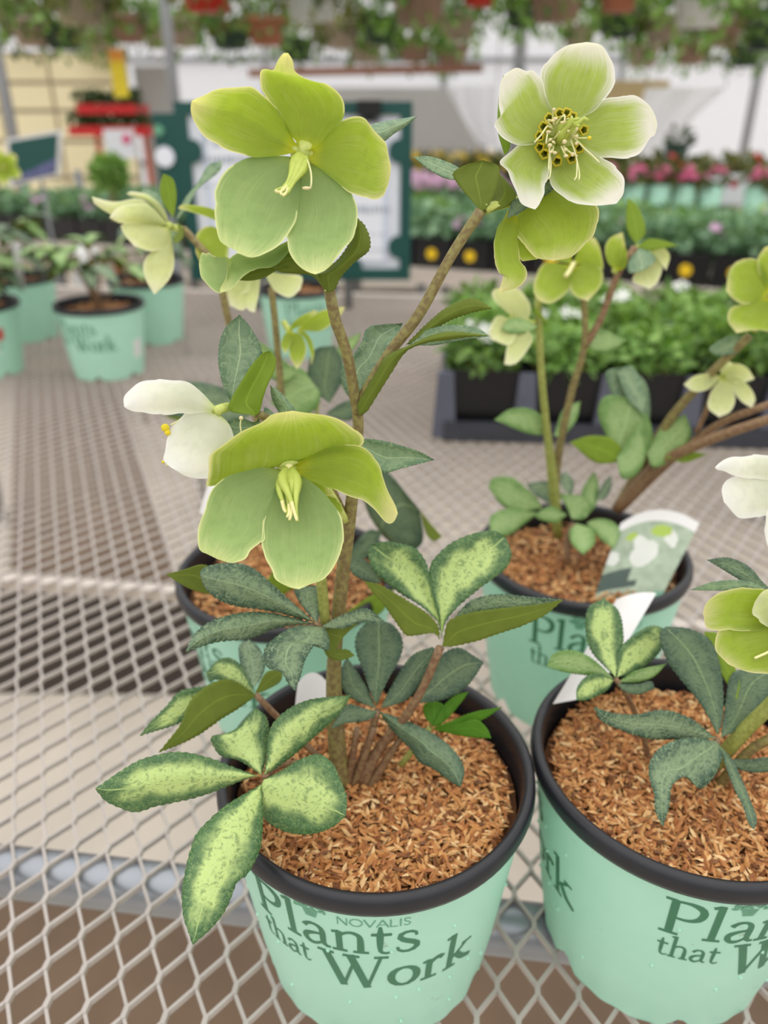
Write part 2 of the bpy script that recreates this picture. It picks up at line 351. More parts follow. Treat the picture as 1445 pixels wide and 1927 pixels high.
def leaf3(name, base, tip, up, width, mat, parent, back='leaf_under', arch=.15, fold=.15, rows=9, cols=4, pos=None):
    base, tip, up = (np.asarray(k, float) for k in (base, tip, up)); ax = tip-base; ln = np.linalg.norm(ax); ax /= ln
    side = np.cross(ax, up); side /= np.linalg.norm(side)+1e-9; nrm = np.cross(side, ax)
    V, UV = [], []; nl = 2 if back else 1
    for l in range(nl):
        for i in range(rows+1):
            u = i/rows; w = width/2*max(.03, math.sin(math.pi*u**.85)**.8 if 0 < u < 1 else 0.03)
            c = base+ax*ln*u+nrm*(arch*ln*4*u*(1-u)-arch*ln*.9*u*u)
            for j in range(cols+1):
                t = 2*j/cols-1; V.append(c+side*w*t+nrm*(fold*w*abs(t))-nrm*(.0006*l)); UV.append((j/cols, u))
    nc = cols+1; F = [(i*nc+j, i*nc+j+1, (i+1)*nc+j+1, (i+1)*nc+j) for i in range(rows) for j in range(cols)]; mi = [0]*len(F)
    if back: n0 = nc*(rows+1); F2 = [tuple(n0+k for k in f[::-1]) for f in F]; F = F+F2; mi += [1]*len(F2)
    return mesh(name, V, F, [mat, back] if back else [mat], parent, True, mi, UV)
def sepal3(name, c, axis, rad, size, width, mat, parent, cupd=.35, rows=9, cols=6):
    c, axis, rad = (np.asarray(k, float) for k in (c, axis, rad)); side = np.cross(axis, rad); V, UV = [], []
    for i in range(rows+1):
        u = i/rows; w = width*size*max(.06, math.sin(math.pi*min(1, .12+u*.83))**.75)*(.45+.55*min(1, u*1.8))
        p = c+rad*size*u+axis*size*cupd*(u**1.6)
        for j in range(cols+1):
            t = 2*j/cols-1; V.append(p+side*w*t+axis*size*.13*t*t*math.sin(math.pi*u)); UV.append((j/cols, u))
    nc = cols+1; F = [(i*nc+j, i*nc+j+1, (i+1)*nc+j+1, (i+1)*nc+j) for i in range(rows) for j in range(cols)]
    return mesh(name, V, F, mat, parent, True, None, UV)
def flower3(root, c, axis, size, mat, cupd=.35, spin=0., stem_to=None, n=5):
    axis = np.asarray(axis, float); axis /= np.linalg.norm(axis); a = np.array([0, 0, 1.]) if abs(axis[2]) < .9 else np.array([1., 0, 0])
    e1 = np.cross(axis, a); e1 /= np.linalg.norm(e1); e2 = np.cross(axis, e1)
    c = np.asarray(c, float)
    P = [c+axis*size*.05, c-axis*size*.25] + ([np.asarray(stem_to, float)] if stem_to is not None else [c-axis*size*.45-np.array([0, 0, size*.2])])
    V, F = tube(P, [size*.09, size*.045, size*.045], 8, 6); fl = mesh('flower', V, F, 'pedicel', root)
    for k in range(n):
        w = spin+2*math.pi*k/n; sepal3('sepal', c, axis, math.cos(w)*e1+math.sin(w)*e2, size*random.uniform(.92, 1.08), .40, mat, fl, cupd)
    Vs = [tube([c, c+axis*size*.28+(e1*math.cos(w)+e2*math.sin(w))*size*.06, c+axis*size*.5+(e1*math.cos(w)+e2*math.sin(w))*size*.12], [size*.035, size*.02], 5, 5) for w in np.arange(5)*1.257]
    V, F = join(Vs); mesh('pistil', V, F, 'style', fl)
    return fl
def leaf_cloud(c, rad, n, size, up=.5, droop=0., shell=.35):
    """many small folded leaves as one mesh"""
    c = np.asarray(c, float); V = np.zeros((n, 6, 3)); 
    d = rng.normal(size=(n, 3)); d /= np.linalg.norm(d, axis=1)[:, None]; rr = shell+(1-shell)*rng.random(n)**.6
    P = c+d*rr[:, None]*np.asarray(rad)
    ax = d*.7+rng.normal(size=(n, 3))*.5+np.array([0, 0, -droop]); ax /= np.linalg.norm(ax, axis=1)[:, None]
    nn = rng.normal(size=(n, 3))*.6+np.array([0, 0, up])+d*.5; sd = np.cross(ax, nn); sd /= np.linalg.norm(sd, axis=1)[:, None]; nn = np.cross(sd, ax)
    L = (size*(.6+.8*rng.random(n)))[:, None]; Wd = L*.34
    V[:, 0] = P; V[:, 1] = P+ax*L*.35-sd*Wd+nn*Wd*.4; V[:, 2] = P+ax*L*.4; V[:, 3] = P+ax*L*.35+sd*Wd+nn*Wd*.4; V[:, 4] = P+ax*L-nn*L*.12; V[:, 5] = P+ax*L*.75+sd*Wd*.7
    F = []
    for i in range(n): b_ = i*6; F += [(b_, b_+1, b_+2), (b_, b_+2, b_+3), (b_+1, b_+4, b_+2), (b_+2, b_+4, b_+5, b_+3)]
    return V.reshape(-1, 3), F
def bloom_cloud(c, rad, n, size, k=5):
    """small five-petalled blossoms scattered on the top of a plant"""
    c = np.asarray(c, float); parts = []
    for i in range(n):
        a = rng.random()*6.28; r = math.sqrt(rng.random()); p = c+np.array([rad[0]*r*math.cos(a), rad[1]*r*math.sin(a), rad[2]*(1-r*r)*rng.uniform(.7, 1.1)])
        ax = np.array([.5*math.cos(a)*r, .5*math.sin(a)*r-.5, .8]); ax /= np.linalg.norm(ax); e1 = np.cross(ax, [1, 0, .2]); e1 /= np.linalg.norm(e1); e2 = np.cross(ax, e1)
        V = [p]; F = []
        for q in range(k):
            w = 6.283*q/k; dw = .62; f = lambda w_, s_, h_: p+(e1*math.cos(w_)+e2*math.sin(w_))*size*s_+ax*size*h_
            V += [f(w-dw*.8, .7, .1), f(w, 1.0, .2), f(w+dw*.8, .7, .1)]; b_ = 1+q*3; F += [(0, b_, b_+1), (0, b_+1, b_+2)]
        parts.append((V, F))
    return join(parts)

# ------------------------------------------------------------------ the setting
BYAW = math.radians(-7)       # benches run slightly askew to the view
cb, sb = math.cos(BYAW), math.sin(BYAW)
def BR(x, y, z=0): return np.array([x*cb-(y-1.1)*sb, 1.1+x*sb+(y-1.1)*cb, z])
FZ = -.75
V, F = box((0, 8, FZ-.05), (34, 30, .1)); tag(mesh('floor', V, F, 'floor_concrete', None, False, base=(0, 8, FZ-.05)), 'pale beige concrete greenhouse floor', 'floor', kind='structure')
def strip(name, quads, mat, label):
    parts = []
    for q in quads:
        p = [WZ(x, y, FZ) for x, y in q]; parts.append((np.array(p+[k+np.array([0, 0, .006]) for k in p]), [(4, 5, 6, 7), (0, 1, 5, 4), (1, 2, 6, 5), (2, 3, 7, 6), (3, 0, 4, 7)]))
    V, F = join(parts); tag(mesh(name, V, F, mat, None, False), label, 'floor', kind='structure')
strip('floor_near', [[(-900, 2300), (1900, 2300), (1600, 1775), (-300, 1680)]], 'floor_brown', 'brown floor strip under the front edge of the bench')  # thin slab coloured browner than the concrete
strip('floor_middle', [[(-300, 1300), (500, 1310), (480, 1120), (-250, 1110)]], 'floor_dark', 'dark brown strip on the floor')  # thin slab coloured much darker than the concrete around it
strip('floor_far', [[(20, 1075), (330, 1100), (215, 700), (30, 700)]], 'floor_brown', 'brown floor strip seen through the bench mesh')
strip('floor_aisle', [[(370, 612), (830, 620), (800, 545), (375, 545)]], 'floor_brown', 'grey brown aisle behind the bench')

def wallbox(name, p0, p1, y, th, mat, label):
    V, F = box(((p0[0]+p1[0])/2, y, (p0[1]+p1[1])/2), (p1[0]-p0[0], th, p1[1]-p0[1])); return tag(mesh(name, V, F, mat, None, False), label, 'wall', kind='structure')
YW = 9.0
wb_ = wallbox('wall_back', (-9, FZ), (9, 3.2), YW, .03, 'poly_film', 'milky translucent greenhouse end wall')
for x in np.arange(-8.4, 8.5, 1.8):
    V, F = box((x, YW-.05, 1.2), (.05, .05, 3.9)); mesh('mullion', V, F, 'frame_grey', wb_, False)
for z in (.05, 1.0, 2.1):
    V, F = box((0, YW-.045, z), (18, .04, .05)); mesh('crossbar', V, F, 'frame_grey', wb_, False)
# cream panelled wall at the left
YL = 7.0
xl0 = WY(-260, 200, YL)[0]; xl1 = WY(248, 200, YL)[0]; zt = WY(100, 98, YL)[2]
wl_ = wallbox('wall_left', (xl0, FZ), (xl1, zt), YL, .04, 'wall_seam', 'cream panelled wall with grey seams')
zs = [WY(50, y, YL)[2] for y in (104, 152, 160, 205, 213, 262, 270, 330, 338, 400)]; xs = [WY(x, 200, YL)[0] for x in (-258, -110, -102, 2, 10, 103, 110, 246)]
for a in range(0, 10, 2):
    for q in range(0, 8, 2):
        V, F = box(((xs[q]+xs[q+1])/2, YL-.03, (zs[a]+zs[a+1])/2), (xs[q+1]-xs[q], .03, zs[a]-zs[a+1])); mesh('panel', V, F, 'wall_cream', wl_, False)
x2 = WY(330, 200, 7.2)[0]
wallbox('wall_middle', (xl1, FZ), (x2, WY(280, 125, 7.2)[2]), 7.2, .04, 'wall_grey', 'plain grey wall beside the cream panels')
xg0, xg1 = WY(610, 200, 8.2)[0], WY(920, 200, 8.2)[0]
wallbox('wall_far', (xg0, FZ), (xg1, WY(700, 165, 8.2)[2]), 8.2, .04, 'wall_grey', 'grey partition behind the framed sign')
# posts and rails of the greenhouse frame
def post(px, Y, r=.03, top=2.6, label=''):
    p = WY(px, 150, Y); V, F = tube([(p[0], p[1], FZ), (p[0], p[1], top)], r, 3, 10); tag(mesh('roof_post', V, F, 'frame_grey', None, True, base=(p[0], p[1], FZ)), label, 'post')
post(325, 5.2, .032, 2.6, 'grey steel roof post behind the left edge of the framed sign'); post(4, 5.2, .032, 2.6, 'grey steel roof post at the far left beside cream wall')
post(975, 6.2, .045, 2.6, 'grey steel roof post behind the right-hand open flower'); post(1425, 7.6, .04, 2.6, 'grey steel roof post at the far right')
a, c = WY(470, 118, 6.6), WY(905, 150, 6.0); V, F = box((a+c)/2, (np.linalg.norm(c-a), .06, .05), math.atan2(c[1]-a[1], c[0]-a[0]))
t = thing('shelf_board', (a+c)/2, 'long brown hanging board under the row of baskets', 'board'); mesh('plank', V, F, 'beam_brown', t, False)
def cord(t, p): V, F = tube([p, (p[0], 6.9, 2.7)], .004, 2, 5); mesh('cord', V, F, 'post_grey', t)
cord(t, a*.9+c*.1); cord(t, a*.1+c*.9)
a, c = WY(1130, 172, 7.4), WY(1225, 178, 7.2); V, F = box((a+c)/2, (.7, .05, .18)); t = thing('timber_board', (a+c)/2, 'pale timber board beside the white plastic sheet', 'board'); mesh('plank', V, F, 'timber', t, False); cord(t, (a+c)/2+np.array([-.25, 0, .08])); cord(t, (a+c)/2+np.array([.25, 0, .08]))
# white plastic sheets hanging at the back
def sheet(pxs, Y, label):
    P = [WY(x, y, Y) for x, y in pxs]; P = np.array(P); n = 12; A = catmull(P[[0, 1]], n); B = catmull(P[[3, 2]], n); V = []
    for i in range(n):
        for j in range(7): t = j/6; q = A[i]*(1-t)+B[i]*t; V.append(q+np.array([0, .05*math.sin(i*1.1+j*.5), 0]))
    F = [(i*7+j, i*7+j+1, (i+1)*7+j+1, (i+1)*7+j) for i in range(n-1) for j in range(6)]
    t = thing('plastic_sheet', P.mean(0), label, 'plastic sheet'); mesh('sheet', V, F, 'poly_clear', t); cord(t, P[0]); cord(t, P[1])
sheet([(1215, 165), (1365, 165), (1240, 292), (1190, 285)], 6.8, 'white plastic sheet folded back right of the open flower')
sheet([(840, 165), (935, 160), (940, 280), (900, 270)], 7.0, 'white plastic sheet hanging left of the open flower')

# ------------------------------------------------------------------ the mesh bench
bench = thing('mesh_bench', BR(0, 1.1, FZ), 'expanded metal greenhouse bench carrying the potted hellebores', 'bench')
S, L_ = .0222, .0395; hw, hh = .00092, .0019; bond = .0036
Vb, Fb = [], []
x0, x1, y0, y1 = -1.9, 1.7, .12, 2.2
ni, nj = int((x1-x0)/(S/2)), int((y1-y0)/(L_/2))
def bar(a, b_, w, zc=0.):
    d = b_-a; l = np.linalg.norm(d); n = np.array([-d[1], d[0]])/l*w; k = len(Vb)
    for p in (a-n, a+n, b_+n, b_-n): q = BR(p[0], p[1]); Vb.append((q[0], q[1], hh-hh+zc))
    for p in (a-n, a+n, b_+n, b_-n): q = BR(p[0], p[1]); Vb.append((q[0], q[1], -2*hh+zc))
    Fb.extend([(k, k+1, k+2, k+3), (k+4, k+7, k+6, k+5), (k, k+4, k+5, k+1), (k+2, k+6, k+7, k+3), (k+1, k+5, k+6, k+2), (k+3, k+7, k+4, k)])
for i in range(ni):
    for j in range(nj):
        if (i+j) % 2: continue
        x, y = x0+i*S/2, y0+j*L_/2; Yw = BR(x, y)[1]; Xw = BR(x, y)[0]
        if abs(Xw) > .30+.62*Yw: continue
        bar(np.array([x, y-bond]), np.array([x, y+bond]), hw*1.55, -.0001)
        for sg in (-1, 1): bar(np.array([x+sg*.0003, y+bond*.75]), np.array([x+sg*(S/2-.0003), y+L_/2-bond*.75]), hw, -.0003 if sg > 0 else -.0006)
o = mesh('expanded_mesh', Vb, Fb, 'mesh_steel', bench, False); o['kind'] = 'stuff'
def rail(name, yb, z, r=None, size=None, mat='pipe_steel', xa=-1.9, xb=1.7):
    if r: V, F = tube([BR(xa, yb, z), BR(xb, yb, z)], r, 3, 16)
    else: V, F = box(BR((xa+xb)/2, yb, z), ((xb-xa), size[0], size[1]), BYAW)
    mesh(name, V, F, mat, bench, bool(r))
p = WZ(240, 1665, -.019); rail('support_pipe', 1.1+((p[0])*(-sb)+(p[1]-1.1)*cb), -.0195, r=.0165)
p = WZ(165, 1098, -.004); yb2 = 1.1+((p[0])*(-sb)+(p[1]-1.1)*cb); rail('cross_rail', yb2, -.009, size=(.013, .012), mat='rail_paint')
rail('cross_rail', 2.19, -.02, size=(.03, .04), mat='rail_paint'); rail('cross_rail', 1.5, -.02, size=(.03, .03), mat='rail_paint')
for x in (-1.4, 1.4):
    for y in (.45, 2.1): V, F = tube([BR(x, y, FZ), BR(x, y, -.004)], .022, 3, 10); mesh('leg', V, F, 'pipe_steel', bench)

# ------------------------------------------------------------------ pots with their printing
RR = .082; RB = .064
def pot_r(z): return RB+(RR-.0035-RB)*(z/(HP-.010))
GL = {}
GL['P'] = (.72, [([(.18, 0), (.18, .98)], [.13]), ([(.18, .95), (.42, .96), (.60, .87), (.64, .72), (.58, .56), (.42, .48), (.22, .49)], [.05, .06, .12, .13, .11, .06, .05]), ([(.02, .03), (.34, .03)], [.06]), ([(.02, .965), (.2, .965)], [.06])])
GL['l'] = (.34, [([(.16, 0), (.16, 1.05)], [.12]), ([(.02, .03), (.31, .03)], [.06]), ([(.03, .97), (.16, 1.03)], [.07])])
GL['a'] = (.56, [([(.08, .48), (.16, .58), (.28, .61), (.38, .54), (.41, .42), (.41, .14), (.46, .04), (.54, .04)], [.10, .07, .06, .1, .11, .11, .09, .05]), ([(.41, .37), (.24, .33), (.1, .24), (.08, .12), (.16, .02), (.27, .03), (.41, .14)], [.05, .06, .1, .11, .09, .06, .05])])
GL['n'] = (.66, [([(.14, 0), (.14, .6)], [.11]), ([(.14, .46), (.24, .57), (.36, .61), (.47, .54), (.5, .4), (.5, 0)], [.05, .06, .08, .11, .12, .12]), ([(.01, .03), (.27, .03)], [.06]), ([(.37, .03), (.64, .03)], [.06]), ([(.02, .56), (.15, .6)], [.06])])
GL['h'] = (.66, GL['n'][1][1:4]+[([(.14, 0), (.14, 1.05)], [.11]), ([(.01, .98), (.14, 1.03)], [.06])])
GL['t'] = (.40, [([(.17, .82), (.17, .14), (.22, .03), (.31, .02), (.38, .08)], [.05, .12, .11, .07, .04]), ([(.02, .59), (.36, .59)], [.07])])
GL['s'] = (.48, [([(.38, .46), (.35, .57), (.24, .61), (.12, .56), (.10, .45), (.18, .36), (.32, .28), (.41, .18), (.36, .06), (.24, .01), (.1, .05), (.06, .17)], [.05, .06, .06, .09, .11, .12, .12, .11, .09, .06, .06, .05])])
GL['W'] = (1.16, [([(.12, 1), (.40, 0)], [.14]), ([(.40, .02), (.62, .85)], [.06]), ([(.54, 1), (.82, 0)], [.14]), ([(.82, .02), (1.06, 1)], [.06]), ([(-.02, .97), (.27, .97)], [.06]), ([(.42, .97), (.7, .97)], [.06]), ([(.94, .97), (1.18, .97)], [.06])])
oc = [(.3+.23*math.cos(w), .31+.28*math.sin(w)) for w in np.linspace(0, 6.283, 17)]
GL['o'] = (.60, [(oc, [.05+.09*abs(math.cos(w)) for w in np.linspace(0, 6.283, 17)])])
GL['r'] = (.44, [([(.15, 0), (.15, .6)], [.12]), ([(.15, .42), (.24, .56), (.33, .6), (.41, .55)], [.05, .07, .1, .12]), ([(.01, .03), (.32, .03)], [.06]), ([(.03, .56), (.15, .6)], [.06])])
GL['k'] = (.66, [([(.14, 0), (.14, 1.05)], [.12]), ([(.16, .28), (.46, .58)], [.06]), ([(.26, .38), (.42, .15), (.64, .02)], [.13, .13, .09]), ([(.01, .03), (.28, .03)], [.06]), ([(.01, .98), (.14, 1.03)], [.06]), ([(.36, .59), (.58, .59)], [.05])])
GL['N'] = (.9, [([(.12, 0), (.12, 1)], [.08]), ([(.12, 1), (.75, 0)], [.11]), ([(.75, 0), (.75, 1)], [.08])])
GL['O'] = (1.0, [([(.48+.42*math.cos(w), .5+.48*math.sin(w)) for w in np.linspace(0, 6.283, 17)], [.09])])
GL['V'] = (.85, [([(.02, 1), (.42, 0)], [.11]), ([(.42, 0), (.8, 1)], [.08])])
GL['A'] = (.85, [([(.02, 0), (.42, 1)], [.08]), ([(.42, 1), (.82, 0)], [.11]), ([(.2, .35), (.66, .35)], [.07])])
GL['L'] = (.65, [([(.12, 0), (.12, 1)], [.1]), ([(.12, .04), (.6, .04)], [.08])])
GL['I'] = (.3, [([(.14, 0), (.14, 1)], [.1])])
GL['S'] = (.62, [([(.5, .8), (.4, .96), (.2, .96), (.1, .8), (.16, .6), (.4, .44), (.5, .24), (.4, .05), (.2, .03), (.08, .18)], [.08])])
def word(text, scale, track=0., stretch=1.):
    """ribbon strokes of a serif word -> flat quads in (x, y)"""
    V, F, x = [], [], 0.
    for ch in text:
        adv, st = GL[ch]
        for pts, w in st:
            P = catmull(np.array(pts), 16 if len(pts) > 2 else 5)
            w = np.interp(np.linspace(0, 1, len(P)), np.linspace(0, 1, len(w)), w); T = np.gradient(P, axis=0); T /= np.linalg.norm(T, axis=1)[:, None]+1e-9
            N = np.stack([-T[:, 1], T[:, 0]], 1); k = len(V)
            for i in range(len(P)):
                for s_ in (-1, 1): V.append(((P[i, 0]+s_*N[i, 0]*w[i]/2)*stretch+x, P[i, 1]+s_*N[i, 1]*w[i]/2))
            F += [(k+2*i, k+2*i+2, k+2*i+3, k+2*i+1) for i in range(len(P)-1)]
        x += adv*stretch+track
    return np.array(V)*scale, F, x*scale
def print_on(pot, c, text, cap, th0, zb, mat, track=0., stretch=1., fit=None, label=None):
    V, F, wd = word(text, cap, track, stretch)
    if fit: V[:, 0] *= fit/wd; wd = fit
    out = []
    for lay in (.00025, -.0003):
        for x, y in V:
            z = zb+y; r = pot_r(z)+lay; a = th0+x/.077; out.append((c[0]+r*math.sin(a), c[1]-r*math.cos(a), c[2]+z))
    n = len(V); o = mesh('lettering', out, F+[tuple(n+k for k in f) for f in F], mat, pot, False)
    if label: o['label'] = label
def make_mulch(c, label, n, fine=True, zt=None):
    z0 = c[2]+(zt if zt else HP-.021); R = RR-.0085
    V, F = lathe([(0.0005, .003), (R*.4, .002), (R*.75, -.001), (R, -.002), (R, -.02)], (c[0], c[1], z0), 40)
    parts = [(V, F)]; mi = [1]*len(F); a = rng.random(n)*6.283; r = np.sqrt(rng.random(n))*(R-.004); L = .0034*(.7+.6*rng.random(n)) if fine else .006*(.7+.6*rng.random(n)); wd = L*.29
    X = c[0]+r*np.cos(a); Y = c[1]+r*np.sin(a); Z = z0+.0015+.0045*rng.random(n); th = rng.random(n)*6.283; ti = (rng.random(n)-.5)*1.1
    ax = np.stack([np.cos(th)*np.cos(ti), np.sin(th)*np.cos(ti), np.sin(ti)], 1); sd = np.stack([-np.sin(th), np.cos(th), (rng.random(n)-.5)*.8], 1); sd /= np.linalg.norm(sd, axis=1)[:, None]; up = np.cross(ax, sd)
    P = np.stack([X, Y, Z], 1); L = L[:, None]; wd = wd[:, None]
    Q = np.stack([P-ax*L, P-ax*L*.2-sd*wd, P-ax*L*.2+sd*wd, P+ax*L*.35-sd*wd*.85, P+ax*L*.35+sd*wd*.85, P+ax*L, P+up*wd*.9], 1).reshape(-1, 3)
    Fq = [tuple(i*7+k for k in f) for i in range(n) for f in ((0, 1, 6), (0, 6, 2), (1, 3, 6), (2, 6, 4), (3, 5, 6), (4, 6, 5))]
    V2, F2 = join([(V, F), (Q, Fq)])
    return tag(mesh('rice_hull_mulch', V2, F2, ['rice_hull', 'soil'], None, False, mi+[0]*len(Fq), base=(c[0], c[1], z0)), label, 'mulch', kind='stuff')
def make_pot(c, rot, label, detail=True, gap=147, group='mint green printed nursery pots'):
    p = thing('nursery_pot', c, label, 'pot', group); seg = 120; V = []; prof = [.0, .009, .03, .06, .09, HP-.010]
    for k in range(seg):
        w = 2*math.pi*k/seg; notch = max(0, math.cos(w*6+rot))**6*.009
        for q, z in enumerate(prof):
            zz = notch if q == 0 else (z if q > 1 else max(z, notch+.001)); r = pot_r(zz)*(1 if q > 1 else .985+.006*math.sin(w*24))
            V.append((c[0]+r*math.sin(w), c[1]-r*math.cos(w), c[2]+zz))
    n = len(prof); F = [(k*n+i, ((k+1) % seg)*n+i, ((k+1) % seg)*n+i+1, k*n+i+1) for k in range(seg) for i in range(n-1)]
    parts = [(V, F)]
    if detail:
        for k in range(26):
            a = random.uniform(-2, 2); z = random.uniform(.015, .10); r = pot_r(z)
            parts.append(ball((c[0]+r*math.sin(a), c[1]-r*math.cos(a), c[2]+z), .0011, 6, 4))
    V, F = join(parts); mesh('wall', V, F, 'pot_mint', p)
    pr = [(RR-.004, HP-.011), (RR-.001, HP-.0108), (RR, HP-.008), (RR-.0006, HP-.003), (RR-.003, HP), (RR-.0055, HP-.001), (RR-.007, HP-.006), (RR-.008, HP-.03), (RR-.0085, HP-.05)]
    V, F = lathe(pr, c, 96); mesh('rim', V, F, 'pot_black', p)
    V, F = lathe([(.001, .010), (RB-.002, .010)], c, 48); mesh('base', V, F, 'pot_black', p)
    D = math.radians
    for rr in (rot, rot-D(gap)):
        print_on(p, c, 'Plants', .0275, rr-D(55), HP-.046, 'print_green', fit=.088, label='dark green lettering reading Plants')
        print_on(p, c, 'that', .017, rr-D(54), HP-.065, 'print_green', fit=.031, label='dark green lettering reading that')
        print_on(p, c, 'Work', .0285, rr-D(27), HP-.077, 'print_green', fit=.084, label='dark green lettering reading Work')
        if detail:
            print_on(p, c, 'NOVALIS', .0058, rr-D(19), HP-.0235, 'print_pale', fit=.034, label='small green lettering reading NOVALIS')
            # spreading tree emblem
            Vt, Ft = [], []
            for k in range(60):
                a = random.uniform(-1, 1); y = random.uniform(0, 1); y = y*math.sqrt(max(0, 1-a*a)); x = a*.0075; y = .001+y*.0065
                q = len(Vt); s_ = .0007
                for dx, dy in ((-s_, 0), (0, -s_), (s_, 0), (0, s_)): Vt.append((x+dx*1.4, y+dy))
                Ft.append((q, q+1, q+2, q+3))
            for k in range(-4, 5):
                q = len(Vt); x = k*.0009; Vt += [(x*.6-.0002, -.004), (x*.6+.0002, -.004), (x+.0003, .0015), (x-.0003, .0015)]; Ft.append((q, q+1, q+2, q+3))
            out = []
            for lay in (.0003, -.0003):
                for x, y in Vt:
                    z = HP-.0195+y; a = rr-D(28)+x/.077; r = pot_r(z)+lay; out.append((c[0]+r*math.sin(a), c[1]-r*math.cos(a), c[2]+z))
            nn = len(Vt); o = mesh('tree_emblem', out, Ft+[tuple(nn+k for k in f) for f in Ft], 'print_pale', p, False)
    return p
PF = (-.004, .2975, 0); PR = (.1603, .303, 0); PC = (.1543, .520, 0); PD = (-.072, .492, 0)
make_pot(PF, math.radians(6), 'mint green pot with black rim and full lettering, nearest in the foreground')
make_pot(PR, math.radians(30), 'mint green pot at the lower right, touching the foreground pot', gap=124)
make_pot(PC, math.radians(15), 'mint green pot holding a curved picture tag, behind the lower right pot')
make_pot(PD, math.radians(-40), 'mint green pot half hidden behind the foreground plant')
make_mulch(PF, 'tan rice hull mulch filling the foreground pot', 6500); make_mulch(PR, 'tan rice hull mulch filling the lower right pot', 6500)
make_mulch(PC, 'tan rice hull mulch in the pot with the picture tag', 2200); make_mulch(PD, 'tan rice hull mulch in the pot behind the foreground plant', 2200)

# ------------------------------------------------------------------ the foreground hellebore
A = thing('hellebore_plant', (PF[0], PF[1], HP-.02), 'green flowered hellebore with marbled leaves in the foreground pot', 'plant')
pxtube('stem', FULL, [(640, 1480, .405), (628, 1300, .392), (634, 1180, .378), (645, 1080, .366), (662, 940, .350), (674, 803, .336), (668, 752, .331), (653, 666, .321), (632, 606, .314), (620, 548, .308)], [.0052, .0046, .0040, .0034, .0033, .0031, .0027, .0024, .0023, .0024], 'stem', A, 40, 12)
pxtube('stem', FULL, [(672, 780, .334), (690, 735, .330), (735, 661, .324), (790, 589, .318), (850, 480, .311), (905, 396, .305)], [.0026, .0024, .0023, .0022, .0021, .0022], 'stem', A, 26, 12)
pxtube('stem', FULL, [(612, 1170, .372), (606, 1110, .362), (600, 1060, .352), (575, 980, .340), (552, 900, .326)], [.0026, .0026, .0024, .0020, .0018], 'stem_green', A, 20, 10)
pxtube('stem', FULL, [(655, 985, .356), (600, 880, .338), (520, 800, .322), (484, 778, .315)], [.0020, .0019, .0018, .0018], 'stem', A, 18, 9)

# --- flower facing the viewer at the upper left
fl = pxtube('flower', FULL, [(571, 290, .302), (590, 330, .308), (612, 430, .312), (620, 550, .3085)], [.0022, .0018, .0018, .0022], 'pedicel', A, 14, 8)
def sp(pts, tip, db, dt, mat, par, C=c3, **k): return blade('sepal', C, pts, tip, db, dt, mat, par, rows=40, cols=10, **dict(dict(grow=3.2, ruff=.9), **k))
sp([(700, 640), (600, 655), (500, 668), (400, 665), (250, 610), (150, 560), (90, 480), (65, 400), (65, 345), (130, 320), (200, 285), (290, 268), (400, 270), (470, 310), (540, 370), (590, 440), (640, 540)], 8, .301, .286, 'petal_green', fl, cup=-.003, bulge=.005, fold=-.005)
sp([(725, 640), (690, 590), (640, 520), (590, 410), (530, 350), (495, 290), (480, 240), (475, 170), (510, 157), (550, 165), (575, 110), (610, 70), (635, 62), (660, 110), (670, 165), (720, 205), (790, 230), (860, 245), (910, 285), (945, 330), (958, 380), (945, 450), (905, 500), (850, 560), (800, 610)], 12, .3015, .283, 'petal_green', fl, cup=-.004, bulge=.005, fold=-.003)
sp([(755, 655), (830, 600), (880, 540), (940, 480), (1000, 455), (1060, 448), (1100, 470), (1140, 520), (1190, 570), (1215, 610), (1230, 680), (1243, 730), (1235, 800), (1215, 860), (1195, 905), (1150, 925), (1090, 910), (1010, 880), (950, 840), (890, 790), (830, 740), (780, 700)], 11, .301, .284, 'petal_green', fl, cup=-.004, bulge=.004)
sp([(695, 690), (600, 675), (500, 680), (400, 690), (320, 730), (260, 780), (225, 830), (205, 900), (215, 960), (205, 1000), (215, 1090), (240, 1180), (310, 1220), (340, 1245), (410, 1268), (500, 1240), (560, 1210), (610, 1160), (640, 1110), (670, 1040), (690, 950), (702, 870), (708, 800), (705, 740)], 13, .3, .279, 'petal_lower', fl, cup=-.004, bulge=.004)
sp([(740, 715), (712, 790), (702, 860), (690, 960), (670, 1050), (640, 1105), (635, 1150), (645, 1230), (680, 1300), (740, 1345), (795, 1370), (850, 1345), (910, 1280), (970, 1210), (1010, 1160), (1030, 1080), (1035, 1000), (1020, 930), (985, 870), (920, 810), (850, 760), (790, 725)], 10, .3005, .280, 'petal_lower', fl, cup=-.004, bulge=.005)
V, F = ball(W(571, 291, .3025), .0052, 16, 10, (1, .5, 1)); mesh('receptacle', V, F, 'pedicel', fl)
def pist(C, strands, r, mat, par, name='pistil'):
    V, F = join([tube([W(*C(x, y), d) for x, y, d in s_], r, 10, 6) for s_ in strands]); return mesh(name, V, F, mat, par)
pist(c3, [[(690, 670, .299), (672, 720, .294), (645, 800, .289), (605, 860, .286), (565, 875, .285)], [(720, 670, .2985), (700, 730, .293), (660, 810, .288), (620, 870, .285), (590, 880, .2845)], [(740, 680, .2985), (720, 750, .293), (670, 820, .288), (630, 890, .2845), (605, 905, .284)], [(700, 660, .299), (690, 700, .295), (655, 780, .290), (625, 850, .2865), (600, 870, .286)]], [.0014, .0024, .0013, .0007, .0007], 'pistil', fl)
o = pist(c3, [[(625, 845, .2855), (605, 875, .2845), (570, 884, .284), (562, 872, .284)], [(635, 860, .285), (618, 895, .2838), (600, 905, .2835)], [(610, 858, .285), (590, 885, .284), (600, 900, .2838)]], [.0005, .00045, .0006], 'style', fl, 'style')
